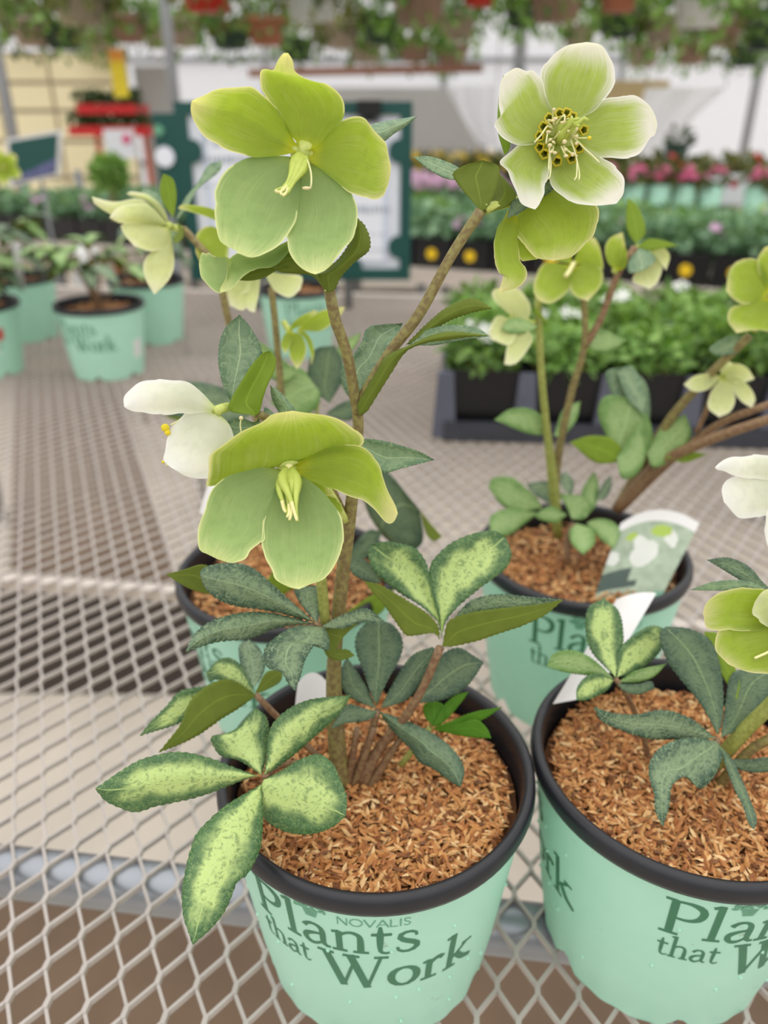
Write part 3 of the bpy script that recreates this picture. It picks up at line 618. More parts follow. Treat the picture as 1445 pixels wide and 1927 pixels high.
pist(c3, [[(725, 665, .298), (750, 700, .294), (770, 770, .290), (772, 835, .288), (768, 858, .2875)]], [.00035], 'filament', fl, 'stamen'); V, F = ball(W(*c3(744, 861), .2872), .0007, 8, 6, (2.6, 1, .9)); mesh('anther', V, F, 'anther', fl)
pist(c3, [[(705, 660, .298), (685, 690, .295), (668, 730, .2925)]], [.0003], 'filament', fl, 'stamen')
# bracts round the upper left flower
blade('bract', c3, [(1080, 540), (1115, 490), (1200, 465), (1300, 450), (1400, 433), (1340, 490), (1260, 540), (1200, 585), (1130, 570)], 4, .312, .325, 'leaf_bract', A, back='leaf_under', cup=.002)
blade('bract', c3, [(870, 1495), (835, 1430), (790, 1378), (850, 1350), (930, 1280), (1000, 1180), (1025, 1110), (1040, 1035), (1080, 1070), (1110, 1130), (1122, 1190), (1105, 1240), (1040, 1290), (980, 1350), (940, 1400), (910, 1460)], 7, .3065, .300, 'leaf_under', A, back='leaf_bract', cup=.004, teeth=.9)
blade('bract', c3, [(860, 1480), (800, 1400), (760, 1375), (680, 1366), (590, 1358), (540, 1330), (530, 1290), (570, 1240), (640, 1180), (720, 1260), (790, 1340), (850, 1400)], 5, .308, .299, 'leaf_under', A, back='leaf_bract', cup=.003)
blade('bract', c3, [(640, 1330), (560, 1318), (500, 1325), (400, 1350), (330, 1405), (420, 1408), (500, 1388), (560, 1352)], 4, .302, .296, 'leaf_under', A, back='leaf_dark')
# half hidden nodding flower below it, one sepal rolled over
f1 = pxtube('flower', c3, [(760, 1320, .306), (700, 1240, .3035), (650, 1190, .301)], [.0018, .0016, .002], 'pedicel', A, 8, 7)
sp([(660, 1160), (560, 1225), (470, 1240), (380, 1252), (315, 1262), (285, 1295), (275, 1360), (260, 1420), (230, 1472), (290, 1462), (340, 1402), (420, 1342), (520, 1320), (580, 1290), (640, 1220)], 8, .300, .288, 'petal_lower', f1, cup=-.002)
sp([(300, 1285), (220, 1275), (160, 1255), (125, 1248), (108, 1310), (120, 1380), (160, 1430), (210, 1465), (240, 1470), (268, 1410), (285, 1340)], 4, .2895, .292, 'petal_lower', f1, cup=-.001)
# bracts at the fork of the main stem
blade('bract', c6, [(1058, 420), (1015, 390), (985, 320), (983, 245), (1040, 200), (1080, 130), (1095, 85), (1150, 72), (1255, 66), (1230, 120), (1190, 190), (1140, 280), (1095, 350)], 8, .333, .345, 'leaf_bract', A, back='leaf_under', cup=-.004)
blade('bract', c6, [(1062, 470), (1055, 420), (1090, 360), (1130, 290), (1170, 220), (1220, 188), (1300, 155), (1380, 118), (1460, 102), (1550, 108), (1634, 121), (1540, 128), (1450, 140), (1350, 155), (1270, 190), (1210, 275), (1150, 370), (1095, 455)], 10, .329, .300, 'leaf_under', A, back='leaf_bract', cup=.003, teeth=.5)
blade('bract', FULL, [(762, 650), (803, 609), (841, 578), (888, 561), (926, 580), (883, 590), (845, 604), (803, 630)], 4, .322, .312, 'leaf_under', A, back='leaf_bract', cup=.002, teeth=.8)
blade('bract', FULL, [(765, 648), (800, 622), (850, 611), (900, 618), (921, 633), (870, 640), (815, 650)], 4, .323, .309, 'leaf_bract', A, back='leaf_under')

# --- lower flower facing the viewer
fl = pxtube('flower', FULL, [(544, 880, .318), (556, 905, .324), (575, 970, .338)], [.0024, .0019, .0019], 'pedicel', A, 8, 8)
sp([(745, 690), (650, 702), (560, 732), (470, 762), (398, 782), (410, 730), (415, 680), (420, 640), (480, 590), (550, 540), (640, 500), (690, 465), (770, 450), (850, 462), (930, 475), (1000, 505), (1072, 560), (1062, 606), (1000, 606), (920, 620), (860, 650), (800, 682)], 12, .318, .292, 'petal_green', fl, C=c6, cup=-.006, bulge=.010)
sp([(770, 695), (860, 650), (930, 615), (1010, 603), (1060, 610), (1110, 645), (1150, 690), (1165, 740), (1190, 810), (1220, 870), (1232, 900), (1215, 930), (1190, 938), (1160, 915), (1120, 870), (1060, 830), (980, 800), (900, 770), (840, 745), (795, 720)], 10, .3175, .294, 'petal_green', fl, C=c6, cup=-.003, bulge=.006, fold=-.003)
sp([(730, 712), (640, 704), (560, 720), (480, 750), (430, 790), (400, 850), (375, 920), (358, 1000), (365, 1060), (400, 1080), (440, 1100), (500, 1116), (560, 1100), (580, 1060), (620, 1030), (642, 1010), (642, 950), (662, 870), (692, 810), (725, 760)], 10, .317, .293, 'petal_lower', fl, C=c6, cup=-.004, bulge=.004)
sp([(758, 720), (710, 770), (680, 850), (648, 920), (645, 1000), (650, 1090), (685, 1150), (700, 1190), (760, 1222), (800, 1232), (850, 1210), (900, 1190), (950, 1130), (980, 1060), (991, 990), (975, 920), (940, 860), (890, 800), (830, 750), (790, 730)], 9, .3165, .292, 'petal_lower', fl, C=c6, cup=-.004, bulge=.004)
pist(c6, [[(745, 700, .3145), (725, 750, .309), (745, 800, .305), (765, 850, .303), (790, 930, .301)], [(765, 700, .3145), (790, 760, .309), (785, 820, .305), (785, 880, .303), (792, 935, .3005)], [(735, 715, .314), (715, 790, .309), (728, 850, .305), (742, 895, .3035)], [(755, 705, .3145), (750, 790, .3085), (752, 860, .305), (748, 915, .3025)], [(770, 705, .314), (770, 780, .3085), (768, 860, .305), (758, 932, .302)]], [.0013, .0024, .0015, .0008, .0006], 'pistil', fl)
pist(c6, [[(765, 850, .3022), (780, 900, .301), (790, 932, .3)], [(725, 845, .3042), (732, 880, .3035), (742, 895, .3027)], [(757, 860, .304), (755, 900, .3022), (745, 918, .3018)], [(770, 860, .304), (764, 905, .302), (756, 930, .3013)]], [.0009, .0007, .0006], 'style', fl, 'style')
V, F = ball(W(*c6(755, 700), .3195), .0052, 16, 10, (1, .5, 1)); mesh('receptacle', V, F, 'pedicel', fl)
V, F = ball(W(*c6(755, 697), .3145), .0020, 12, 8, (1, .8, .8)); mesh('disc', V, F, 'style', fl)
# sepals of a flower behind it
f2 = pxtube('flower', FULL, [(600, 905, .33), (622, 930, .338), (650, 980, .352)], [.002, .0018, .0018], 'pedicel', A, 8, 7)
sp([(840, 750), (880, 760), (930, 790), (925, 820), (880, 800)], 2, .328, .326, 'petal_green', f2, C=c6); sp([(900, 820), (960, 845), (985, 880), (985, 930), (955, 900), (920, 870)], 3, .328, .327, 'petal_green', f2, C=c6)

# --- white side-on flower at the left
fl = pxtube('flower', c6, [(432, 455, .310), (455, 442, .312), (500, 432, .315), (560, 440, .318), (625, 475, .318)], [.0022, .0021, .0014, .0012, .0012], 'pedicel', A, 12, 8)
sp([(440, 448), (400, 405), (340, 350), (280, 325), (210, 320), (130, 322), (75, 345), (35, 385), (33, 435), (80, 450), (150, 460), (250, 458), (350, 452)], 8, .310, .296, 'petal_white', fl, C=c6, cup=.005)
sp([(440, 460), (330, 455), (280, 490), (240, 530), (215, 620), (207, 670), (240, 700), (300, 735), (370, 744), (430, 735), (480, 650), (510, 570), (480, 500)], 6, .311, .304, 'petal_white', fl, C=c6, cup=.006)
pist(c6, [[(330, 470, .314), (280, 490, .314), (235, 512, .313)], [(300, 620, .318), (240, 650, .318), (205, 672, .317)], [(300, 640, .318), (240, 675, .318), (215, 690, .317)]], [.0004], 'filament', fl, 'stamen')
V, F = join([ball(W(*c6(212, 524), .312), .0018, 8, 6, (1, 1, .9)), ball(W(*c6(222, 545), .312), .0013, 8, 6), ball(W(*c6(203, 674), .3165), .0007, 8, 6)]); mesh('anther', V, F, 'pollen', fl)
pist(c6, [[(545, 545, .309), (541, 510, .308), (545, 485, .307)]], [.0003], 'filament', fl, 'stamen'); V, F = ball(W(*c6(545, 482), .307), .0009, 8, 6); mesh('anther', V, F, 'anther', fl)
blade('bract', c6, [(505, 420), (465, 340), (445, 240), (450, 150), (480, 80), (538, 28), (590, 90), (637, 190), (610, 270), (560, 340)], 5, .3155, .312, 'leaf_bract', A, back='leaf_under', cup=-.003, teeth=.4)
blade('bract', c6, [(612, 470), (495, 452), (500, 400), (540, 330), (590, 250), (640, 195), (668, 188), (697, 220), (692, 270), (660, 340), (640, 400), (628, 450)], 6, .3145, .309, 'leaf_lime', A, back='leaf_bract', fold=-.003)
blade('bract', c6, [(720, 475), (680, 400), (672, 338), (720, 370), (755, 410), (790, 455), (750, 475)], 2, .319, .313, 'leaf_bract', A, back='leaf_under', cup=.002)
blade('bract', c6, [(1050, 600), (1068, 575), (1150, 578), (1240, 600), (1330, 630), (1392, 665), (1330, 682), (1250, 702), (1170, 722), (1110, 680)], 5, .336, .325, 'leaf_bract', A, back='leaf_under', cup=-.003, teeth=.6)
blade('bract', c6, [(625, 480), (600, 500), (540, 478), (485, 500), (505, 562), (560, 565), (620, 530)], 3, .321, .324, 'leaf_bract', A, back='leaf_under', cup=-.002)
blade('bract', c6, [(640, 480), (650, 435), (690, 460), (700, 500)], 2, .32, .323, 'leaf_bract', A, back='leaf_under')

# --- open flower at the upper right
fl = pxtube('flower', FULL, [(1062, 262, .309), (1040, 310, .317), (990, 370, .316), (912, 392, .3055)], [.0028, .0018, .0017, .002], 'pedicel', A, 14, 8)
sp([(415, 490), (350, 400), (328, 340), (318, 270), (330, 200), (380, 140), (450, 95), (540, 77), (600, 90), (640, 130), (670, 190), (676, 260), (650, 320), (610, 380), (560, 425), (490, 460)], 7, .309, .299, 'petal_rimmed', fl, C=c4, cup=-.004, bulge=.003)
sp([(400, 530), (330, 565), (270, 585), (190, 580), (130, 550), (95, 510), (83, 480), (115, 440), (105, 380), (110, 290), (130, 240), (190, 209), (240, 225), (270, 220), (300, 250), (320, 300), (345, 380), (375, 440)], 10, .309, .298, 'petal_rimmed', fl, C=c4, cup=-.003, bulge=.003)
sp([(470, 540), (510, 480), (560, 422), (620, 375), (700, 355), (780, 350), (840, 385), (880, 440), (893, 490), (880, 535), (860, 550), (820, 610), (770, 645), (690, 650), (600, 640), (540, 605)], 8, .309, .297, 'petal_rimmed', fl, C=c4, cup=-.003, bulge=.003)
sp([(385, 575), (330, 575), (270, 580), (200, 600), (150, 640), (116, 682), (150, 720), (180, 800), (220, 880), (282, 912), (310, 870), (330, 790), (352, 700), (380, 640)], 9, .309, .297, 'petal_rimmed', fl, C=c4, cup=-.003, bulge=.003)
sp([(430, 600), (385, 660), (365, 720), (368, 780), (420, 840), (500, 880), (600, 891), (690, 882), (722, 830), (720, 760), (680, 700), (620, 665), (560, 635), (500, 605)], 7, .309, .296, 'petal_rimmed', fl, C=c4, cup=-.003, bulge=.003)
# nectaries: small flaring tubes in a ring
V, F = ball(W(*st8(640, 820), .3105), .0075, 18, 10, (1, .4, 1)); mesh('receptacle', V, F, 'pedicel', fl)
for (x, y) in ((585, 360), (740, 350), (360, 460), (240, 650), (160, 850), (165, 1095), (262, 1230), (535, 1390), (850, 1330), (1010, 1110), (1110, 720), (860, 430)):
    p = W(*st8(x, y), .3035); q = W(*st8(x*.7+640*.3, y*.7+800*.3), .308); ax = (p-q)/np.linalg.norm(p-q); e1 = np.cross(ax, [0, 0, 1.]); e1 /= np.linalg.norm(e1); e2 = np.cross(ax, e1)
    ax2 = ax*.5+np.array([0, -.85, .1]); n = 16; V = []
    for i, (r, h) in enumerate(((.0004, 0), (.0011, .4), (.0016, .8), (.0020, 1.0), (.0013, .95), (.0009, .5))):
        for k in range(n): w = 6.283*k/n; rk = r*(1+(.16*math.cos(5*w) if i in (2, 3, 4) else 0)); V.append(q+(p-q)*h+(e1*math.cos(w)+e2*math.sin(w))*rk)
    F = [(i*n+k, i*n+(k+1) % n, (i+1)*n+(k+1) % n, (i+1)*n+k) for i in range(5) for k in range(n)]
    mesh('nectary', V, F, ['nectary', 'nectary_inside'], fl, True, [1 if i >= 4 else 0 for i in range(5) for k in range(n)])
# pistils
pist(st8, [[(580, 960, .307), (620, 850, .303), (720, 690, .300), (830, 560, .2975), (840, 450, .296)], [(560, 900, .307), (680, 640, .302), (850, 530, .299), (1000, 480, .297)], [(600, 1000, .307), (760, 760, .302), (900, 610, .299), (1000, 640, .297)], [(540, 860, .307), (640, 640, .303), (780, 580, .300), (960, 590, .298), (1110, 470, .296), (1190, 520, .2955)]], [.0016, .0016, .001, .0006], 'pistil', fl)
st_ = [[(470, 620), (440, 400), (470, 290)], [(500, 620), (600, 480), (690, 400), (690, 540)], [(430, 660), (350, 560), (345, 510), (430, 520)], [(450, 700), (330, 640), (220, 800), (60, 980)], [(420, 760), (350, 760), (320, 880), (310, 980)], [(430, 900), (350, 960), (400, 900)], [(470, 960), (440, 960), (490, 1000)], [(400, 1020), (370, 1120), (405, 1400), (390, 1650), (350, 1740)], [(380, 1080), (370, 1300), (360, 1560)], [(640, 1000), (700, 960), (660, 950)], [(640, 1080), (680, 1180), (740, 1110)], [(660, 1050), (760, 1150), (880, 1240)], [(620, 1060), (670, 1170), (730, 1260)], [(800, 900), (830, 960), (900, 1150), (950, 1380), (940, 1700), (900, 1760)], [(900, 1160), (960, 1400), (1000, 1620), (995, 1760)], [(880, 900), (960, 950), (1100, 1100), (1300, 1280), (1420, 1400)], [(830, 860), (960, 885), (1160, 885)], [(760, 820), (800, 720), (760, 750)], [(800, 860), (900, 780), (950, 700)], [(820, 820), (880, 830), (950, 850)], [(520, 600), (600, 480), (660, 430)], [(760, 560), (720, 500), (770, 480)], [(470, 900), (540, 820), (590, 750)], [(430, 1120), (400, 1190)], [(460, 1060), (450, 1170), (500, 1200)]]
an_ = [(470, 290), (690, 540), (445, 525), (860, 1230), (720, 1260), (705, 1130), (770, 740), (950, 700), (950, 850), (940, 1000), (1210, 885), (500, 480), (840, 455), (640, 560), (390, 920), (460, 975), (310, 970), (350, 760), (410, 1180), (490, 1195), (385, 1040), (690, 965), (940, 1260)]
for s_ in st_:
    n = len(s_); pist(st8, [[(x, y, .304-.006*i/(n-1)) for i, (x, y) in enumerate(s_)]], [.00036, .0003], 'filament', fl, 'stamen')
for x, y in an_:
    V, F = ball(W(*st8(x, y), .2975), .00055 if x != 1210 else .001, 7, 5, (random.uniform(.7, 1.9), 1, random.uniform(.7, 1.6))); mesh('anther', V, F, 'pollen' if x == 1210 else 'anther', fl)
# second nodding flower below it
f3 = pxtube('flower', FULL, [(985, 385, .316), (960, 380, .315), (912, 394, .306)], [.002, .0017, .002], 'pedicel', A, 8, 7)
sp([(260, 860), (205, 930), (188, 985), (192, 1030), (230, 1085), (290, 1150), (370, 1167), (460, 1150), (530, 1080), (575, 1040), (592, 960), (582, 895), (500, 850), (400, 800), (330, 810)], 6, .317, .304, 'petal_green', f3, C=c4, cup=.005)
sp([(215, 1030), (200, 1090), (215, 1165), (250, 1165), (295, 1158), (285, 1120), (250, 1070)], 3, .319, .316, 'petal_green', f3, C=c4)
sp([(455, 395), (410, 470), (392, 560), (408, 640), (428, 652), (415, 690), (408, 716), (460, 702), (500, 680), (515, 655), (508, 625), (482, 590), (476, 520), (474, 440)], 6, .315, .306, 'petal_green', f3, C=b7, cup=.003)
blade('bract', b7, [(260, 275), (235, 285), (190, 275), (130, 240), (100, 215), (78, 195), (140, 193), (210, 215), (255, 240)], 5, .313, .320, 'leaf_bract', A, back='leaf_under')
blade('bract', b7, [(338, 405), (300, 362), (250, 302), (230, 258), (280, 225), (345, 208), (405, 230), (408, 280), (392, 335), (365, 385)], 5, .305, .303, 'leaf_under', A, back='leaf_bract', cup=-.002, teeth=.6)
blade('bract', b7, [(345, 415), (375, 350), (402, 290), (400, 250), (440, 290), (475, 340), (455, 378), (405, 400)], 3, .3045, .311, 'leaf_under', A, back='leaf_bract', fold=.002)
blade('bract', b7, [(600, 290), (500, 345), (458, 370), (438, 433), (485, 412), (545, 372), (625, 312)], 3, .316, .306, 'leaf_dark', A, back='leaf_under', teeth=.5)
blade('bract', c4, [(130, 640), (100, 540), (95, 450), (105, 330), (125, 240), (145, 320), (150, 450), (160, 600)], 4, .314, .318, 'leaf_lime', A, back='leaf_bract')

# --- stem leaf halfway up, dark and puckered
lf = pxtube('leaf', c7, [(1085, 450, .371), (1060, 430, .3655), (1040, 415, .3635)], [.0016, .0014, .0012], 'stem_red', A, 6, 7)
def lb(C, pts, tip, db, dt, mat, par, back='leaf_under', teeth=.8, **k): return blade('leaflet', C, pts, tip, db, dt, mat, par, back=back, teeth=teeth, **k)
lb(c7, [(1045, 415), (900, 285), (830, 222), (770, 172), (700, 145), (600, 147), (530, 170), (522, 200), (545, 258), (600, 308), (680, 338), (780, 352), (900, 375)], 7, .364, .352, 'leaf_veined', lf, fold=.005, bulge=-.004)
lb(c7, [(1050, 420), (900, 380), (800, 365), (700, 370), (600, 395), (520, 440), (480, 490), (457, 548), (520, 525), (600, 502), (700, 492), (770, 480), (850, 445), (950, 425)], 7, .364, .340, 'leaf_veined', lf, fold=.004)
lb(c7, [(1058, 430), (960, 428), (880, 468), (820, 520), (810, 570), (830, 620), (890, 640), (920, 690), (952, 724), (982, 640), (1002, 575), (1050, 512), (1102, 542), (1105, 480), (1085, 440)], 8, .364, .336, 'leaf_veined', lf, bulge=-.006, cup=.003)
lb(c7, [(1055, 425), (985, 340), (960, 300), (950, 262), (1000, 248), (1062, 245), (1066, 330)], 5, .366, .372, 'leaf_veined', lf)
lb(b8, [(120, 580), (210, 528), (290, 495), (380, 478), (472, 545), (400, 552), (330, 552), (250, 585)], 4, .366, .360, 'leaf_veined', lf)
lb(b8, [(120, 590), (250, 580), (330, 555), (250, 620), (180, 690), (270, 700), (310, 735), (220, 760), (150, 720)], 6, .369, .372, 'leaf_under', lf, back='leaf_dark')
lb(c7, [(560, 285), (480, 262), (420, 230), (368, 195), (450, 172), (540, 150), (600, 200)], 3, .366, .360, 'leaf_under', lf, back='leaf_dark')
# --- marbled basal leaf at the front left
lf = pxtube('leaf', FULL, [(640, 1465, .402), (580, 1440, .385), (530, 1440, .368), (497, 1463, .352)], [.0020, .0019, .0017, .0016], 'stem_red', A, 14, 8)
mb = 'leaf_marbled'
lb(c7, [(790, 1110), (745, 1095), (650, 1060), (560, 1025), (440, 1000), (340, 1010), (240, 1040), (140, 1100), (46, 1166), (90, 1220), (150, 1250), (230, 1274), (320, 1247), (450, 1220), (560, 1190), (660, 1150), (740, 1120)], 8, .351, .330, mb, lf, fold=.004, bulge=-.004)
lb(c7, [(800, 1145), (740, 1180), (640, 1240), (560, 1310), (500, 1380), (470, 1470), (450, 1560), (438, 1640), (445, 1740), (470, 1820), (488, 1874), (540, 1830), (600, 1770), (640, 1710), (670, 1640), (690, 1590), (740, 1550), (790, 1450), (806, 1340), (805, 1230)], 10, .350, .302, mb, lf, fold=.003, bulge=-.006)
lb(c7, [(810, 1125), (840, 1110), (900, 1078), (980, 1030), (1060, 1010), (1120, 1050), (1150, 1110), (1185, 1200), (1182, 1290), (1120, 1342), (1030, 1372), (940, 1370), (870, 1345), (810, 1300), (775, 1230), (785, 1170)], 8, .350, .334, mb, lf, fold=.003)
lb(c7, [(812, 1105), (825, 1010), (832, 920), (860, 860), (930, 800), (1010, 765), (1110, 750), (1207, 743), (1160, 820), (1100, 880), (1020, 950), (940, 1020), (870, 1070)], 7, .351, .356, mb, lf, fold=.003)
lb(c7, [(800, 1105), (700, 1040), (620, 1020), (585, 980), (573, 930), (640, 915), (690, 890), (735, 840), (775, 798), (820, 840), (836, 900), (828, 980), (815, 1050)], 8, .352, .366, mb, lf, fold=.003)
# --- leaf behind it, seen from below
lf = pxtube('leaf', c7, [(1150, 1100, .408), (990, 960, .40), (860, 830, .39), (775, 742, .384)], [.002, .0018, .0017], 'stem_red', A, 12, 7)
lb(c7, [(775, 745), (700, 690), (640, 670), (570, 690), (500, 740), (465, 790), (440, 860), (400, 920), (333, 1002), (420, 970), (520, 920), (620, 850), (700, 800)], 8, .383, .358, 'leaf_under', lf, back=mb)
lb(c7, [(740, 735), (640, 700), (540, 702), (430, 725), (370, 790), (300, 860), (248, 927), (380, 887), (450, 860), (560, 800)], 6, .386, .372, mb, lf)
lb(c7, [(770, 735), (680, 700), (600, 672), (565, 680), (548, 640), (600, 585), (650, 572), (700, 600), (735, 660), (755, 705)], 4, .386, .400, mb, lf)
lb(c7, [(765, 710), (720, 650), (700, 580), (700, 515), (745, 490), (790, 530), (817, 600), (800, 660)], 4, .387, .403, 'leaf_veined', lf)
lb(c7, [(770, 735), (820, 640), (895, 628), (885, 680), (820, 720)], 2, .386, .395, 'leaf_under', lf, back=mb)
# --- right hand basal leaf with two upright marbled leaflets
lf = pxtube('leaf', b8, [(330, 1420, .405), (450, 1230, .40), (590, 1060, .389), (690, 890, .380), (775, 690, .371)], [.003, .0027, .0023, .0021, .0022], 'stem_red', A, 18, 9)
lb(b8, [(778, 640), (765, 560), (730, 515), (650, 450), (550, 390), (450, 310), (400, 250), (383, 170), (400, 130), (470, 113), (560, 125), (640, 150), (690, 210), (715, 280), (742, 400), (768, 500)], 8, .371, .384, mb, lf, fold=-.003)
lb(b8, [(782, 640), (768, 520), (740, 420), (725, 330), (715, 270), (740, 210), (820, 130), (900, 90), (980, 63), (1070, 53), (1132, 90), (1162, 170), (1150, 230), (1110, 280), (1040, 330), (950, 400), (870, 470), (808, 545)], 10, .371, .386, mb, lf, fold=-.003)
lb(b8, [(772, 650), (740, 612), (650, 622), (590, 622), (540, 560), (470, 460), (400, 380), (365, 330), (440, 345), (520, 388), (620, 448), (700, 500), (762, 570)], 7, .3715, .362, 'leaf_under', lf, back=mb)
lb(b8, [(785, 685), (812, 560), (850, 530), (930, 502), (1050, 482), (1180, 468), (1310, 455), (1442, 430), (1350, 510), (1220, 572), (1100, 612), (980, 652), (850, 682)], 7, .3705, .348, 'leaf_under', lf, back=mb)
lb(b8, [(850, 530), (900, 470), (970, 420), (1100, 398), (1250, 412), (1442, 430), (1310, 478), (1150, 485), (1000, 500)], 5, .374, .350, 'leaf_veined', lf)
lb(b8, [(460, 340), (400, 240), (340, 208), (278, 232), (300, 290), (380, 332)], 3, .385, .392, 'leaf_dark', lf)
lb(b8, [(620, 620), (500, 450), (400, 330), (300, 290), (420, 340), (560, 440)], 3, .388, .392, 'leaf_under', lf, back='leaf_dark')
# --- dark leaf at the heart of the pot
lf = pxtube('leaf', b8, [(300, 1400, .408), (380, 1220, .402), (435, 1030, .396)], [.0024, .0020, .0018], 'stem_red', A, 12, 8)
dk = 'leaf_dark'
lb(b8, [(430, 1010), (395, 930), (350, 800), (315, 700), (320, 620), (370, 560), (440, 543), (510, 560), (560, 620), (572, 690), (545, 770), (500, 850), (460, 930)], 6, .395, .408, dk, lf, fold=-.003)
lb(b8, [(425, 1020), (330, 985), (260, 940), (238, 870), (248, 780), (270, 745), (330, 830), (385, 920)], 5, .395, .402, dk, lf)
lb(b8, [(450, 1020), (510, 900), (580, 780), (640, 720), (735, 685), (765, 740), (725, 820), (660, 900), (600, 970), (530, 1000)], 4, .396, .404, dk, lf)
lb(b8, [(640, 990), (700, 850), (770, 740), (870, 690), (960, 735), (1012, 770), (962, 850), (900, 920), (800, 970), (710, 988)], 5, .395, .398, dk, lf)
lb(b8, [(440, 1035), (540, 1068), (640, 1108), (740, 1160), (820, 1218), (880, 1290), (907, 1360), (886, 1452), (820, 1412), (740, 1352), (660, 1312), (620, 1250), (550, 1180), (495, 1115)], 7, .395, .372, dk, lf, fold=.004, bulge=-.003)
lb(b8, [(430, 1030), (400, 1030), (330, 1010), (270, 998), (220, 1060), (183, 1132), (260, 1102), (350, 1092), (410, 1070)], 5, .395, .382, dk, lf)
# fresh bright leaf
lf = pxtube('leaf', b8, [(560, 1330, .41), (640, 1230, .408), (720, 1125, .403)], [.0018, .0016], 'stem_green', A, 8, 7)
for p_, t_, d_ in (([(735, 1120), (690, 1060), (688, 1000), (740, 978), (792, 1000), (802, 1060), (780, 1110)], 3, .408), ([(735, 1130), (850, 1082), (960, 1040), (1112, 1013), (1010, 1080), (900, 1130), (800, 1140)], 3, .398), ([(735, 1135), (880, 1102), (970, 1080), (1030, 1130), (1052, 1182), (950, 1178), (850, 1162)], 4, .395), ([(735, 1110), (790, 1010), (860, 950), (930, 930), (880, 1000), (800, 1090)], 3, .412)):
    lb(b8, p_, t_, .402, d_, 'leaf_young', lf, back='leaf_lime')
for i in range(5):
    x = 640+i*14; pxtube('stem', FULL, [(x-10, 1500, .408), (x+6*i, 1440, .402), (x+18*i, 1370, .395)], [.0030, .0022, .0015], 'stem_red', A, 8, 7)

# ------------------------------------------------------------------ hellebore in the lower right pot
B = thing('hellebore_plant', (PR[0], PR[1], HP-.02), 'hellebore with dark drooping leaflets in the lower right pot', 'plant')
lf = pxtube('leaf', c8, [(1060, 900, .425), (1040, 830, .42), (1010, 720, .413), (965, 620, .405), (930, 570, .401)], [.0016, .0015, .0014], 'stem_red', B, 14, 7)
for p_, t_, d_, m_ in (([(930, 565), (850, 480), (828, 400), (838, 330), (890, 298), (940, 340), (957, 420), (947, 500)], 4, .418, mb), ([(935, 565), (940, 480), (980, 430), (1050, 390), (1105, 405), (1085, 470), (1040, 520), (980, 552)], 4, .415, mb),
                       ([(925, 570), (850, 560), (760, 548), (698, 528), (720, 485), (780, 473), (850, 500)], 3, .392, 'leaf_fresh'), ([(925, 575), (900, 610), (840, 640), (798, 642), (800, 600), (830, 562), (880, 552)], 3, .385, mb),
                       ([(940, 580), (1000, 542), (1103, 518), (1060, 562), (1000, 582)], 2, .398, 'leaf_fresh'), ([(935, 585), (1000, 588), (1050, 578), (1062, 602), (1010, 622), (960, 612)], 3, .390, dk)):
    lb(c8, p_, t_, .401, d_, m_, B if False else lf)
lf = pxtube('leaf', c8, [(1230, 940, .412), (1270, 870, .40), (1272, 775, .385)], [.0020, .0018], 'stem_red', B, 8, 7)
for p_, t_, d_, m_, k_ in (([(1275, 760), (1220, 660), (1140, 560), (1100, 500), (1078, 420), (1100, 393), (1180, 400), (1250, 440), (1282, 520), (1294, 620), (1292, 700)], 5, .40, dk, {}), ([(1285, 770), (1298, 680), (1312, 580), (1345, 540), (1445, 535), (1500, 560), (1440, 640), (1380, 720)], 4, .397, dk, {}),
                           ([(1270, 770), (1180, 702), (1090, 675), (1000, 690), (920, 685), (856, 663), (880, 710), (940, 740), (1040, 772), (1150, 775), (1220, 775)], 5, .366, 'leaf_veined', {}), ([(1275, 780), (1180, 768), (1100, 790), (1050, 840), (1043, 900), (1060, 960), (1065, 1020), (1090, 1070), (1112, 1000), (1122, 930), (1172, 900), (1215, 942), (1262, 900), (1292, 830)], 7, .358, 'leaf_veined', dict(bulge=-.006)),
                           ([(1278, 790), (1300, 860), (1330, 940), (1360, 1000), (1380, 1060), (1398, 1078), (1407, 1040), (1382, 970), (1352, 900), (1330, 850)], 5, .352, dk, {}), ([(1300, 840), (1380, 842), (1445, 835), (1500, 860), (1440, 885), (1360, 880)], 3, .39, 'leaf_dark', {})):
    lb(c8, p_, t_, .385, d_, m_, lf, **k_)
pxtube('stem', c8, [(1180, 960, .42), (1290, 830, .398), (1370, 740, .385), (1470, 640, .372), (1560, 520, .358)], [.0042, .0038, .0036, .0032], 'stem_green', B, 16, 10)
pxtube('stem', c8, [(1220, 1000, .418), (1330, 870, .395), (1400, 800, .386), (1480, 760, .378)], [.003, .0026, .0024], 'stem', B, 12, 9)
pxtube('stem', c8, [(1160, 960, .42), (1190, 920, .416), (1200, 890, .413)], [.0065, .006, .004], 'stem_red', B, 6, 10)
fl = pxtube('flower', c8, [(1500, 400, .342), (1540, 430, .350), (1570, 500, .357)], [.002, .0018], 'pedicel', B, 6, 7)
sp([(1510, 395), (1400, 402), (1290, 402), (1240, 397), (1226, 350), (1240, 310), (1300, 275), (1400, 268), (1475, 300)], 4, .342, .322, 'petal_green', fl, C=c8, cup=-.003)
sp([(1510, 410), (1400, 385), (1300, 400), (1275, 420), (1268, 470), (1310, 520), (1380, 546), (1450, 546), (1520, 500)], 5, .342, .321, 'petal_green', fl, C=c8, cup=-.002)
sp([(1510, 400), (1440, 385), (1395, 345), (1400, 310), (1430, 275), (1500, 268), (1530, 330)], 3, .338, .328, 'petal_cream', fl, C=c8, cup=-.002)
pist(c8, [[(1500, 420, .338), (1460, 470, .332), (1400, 500, .327)]], [.0006], 'style', fl)
blade('bract', c8, [(1470, 280), (1430, 245), (1380, 190), (1310, 160), (1238, 168), (1340, 230), (1400, 268)], 4, .352, .366, 'leaf_dark', B, back='leaf_under', teeth=.5)
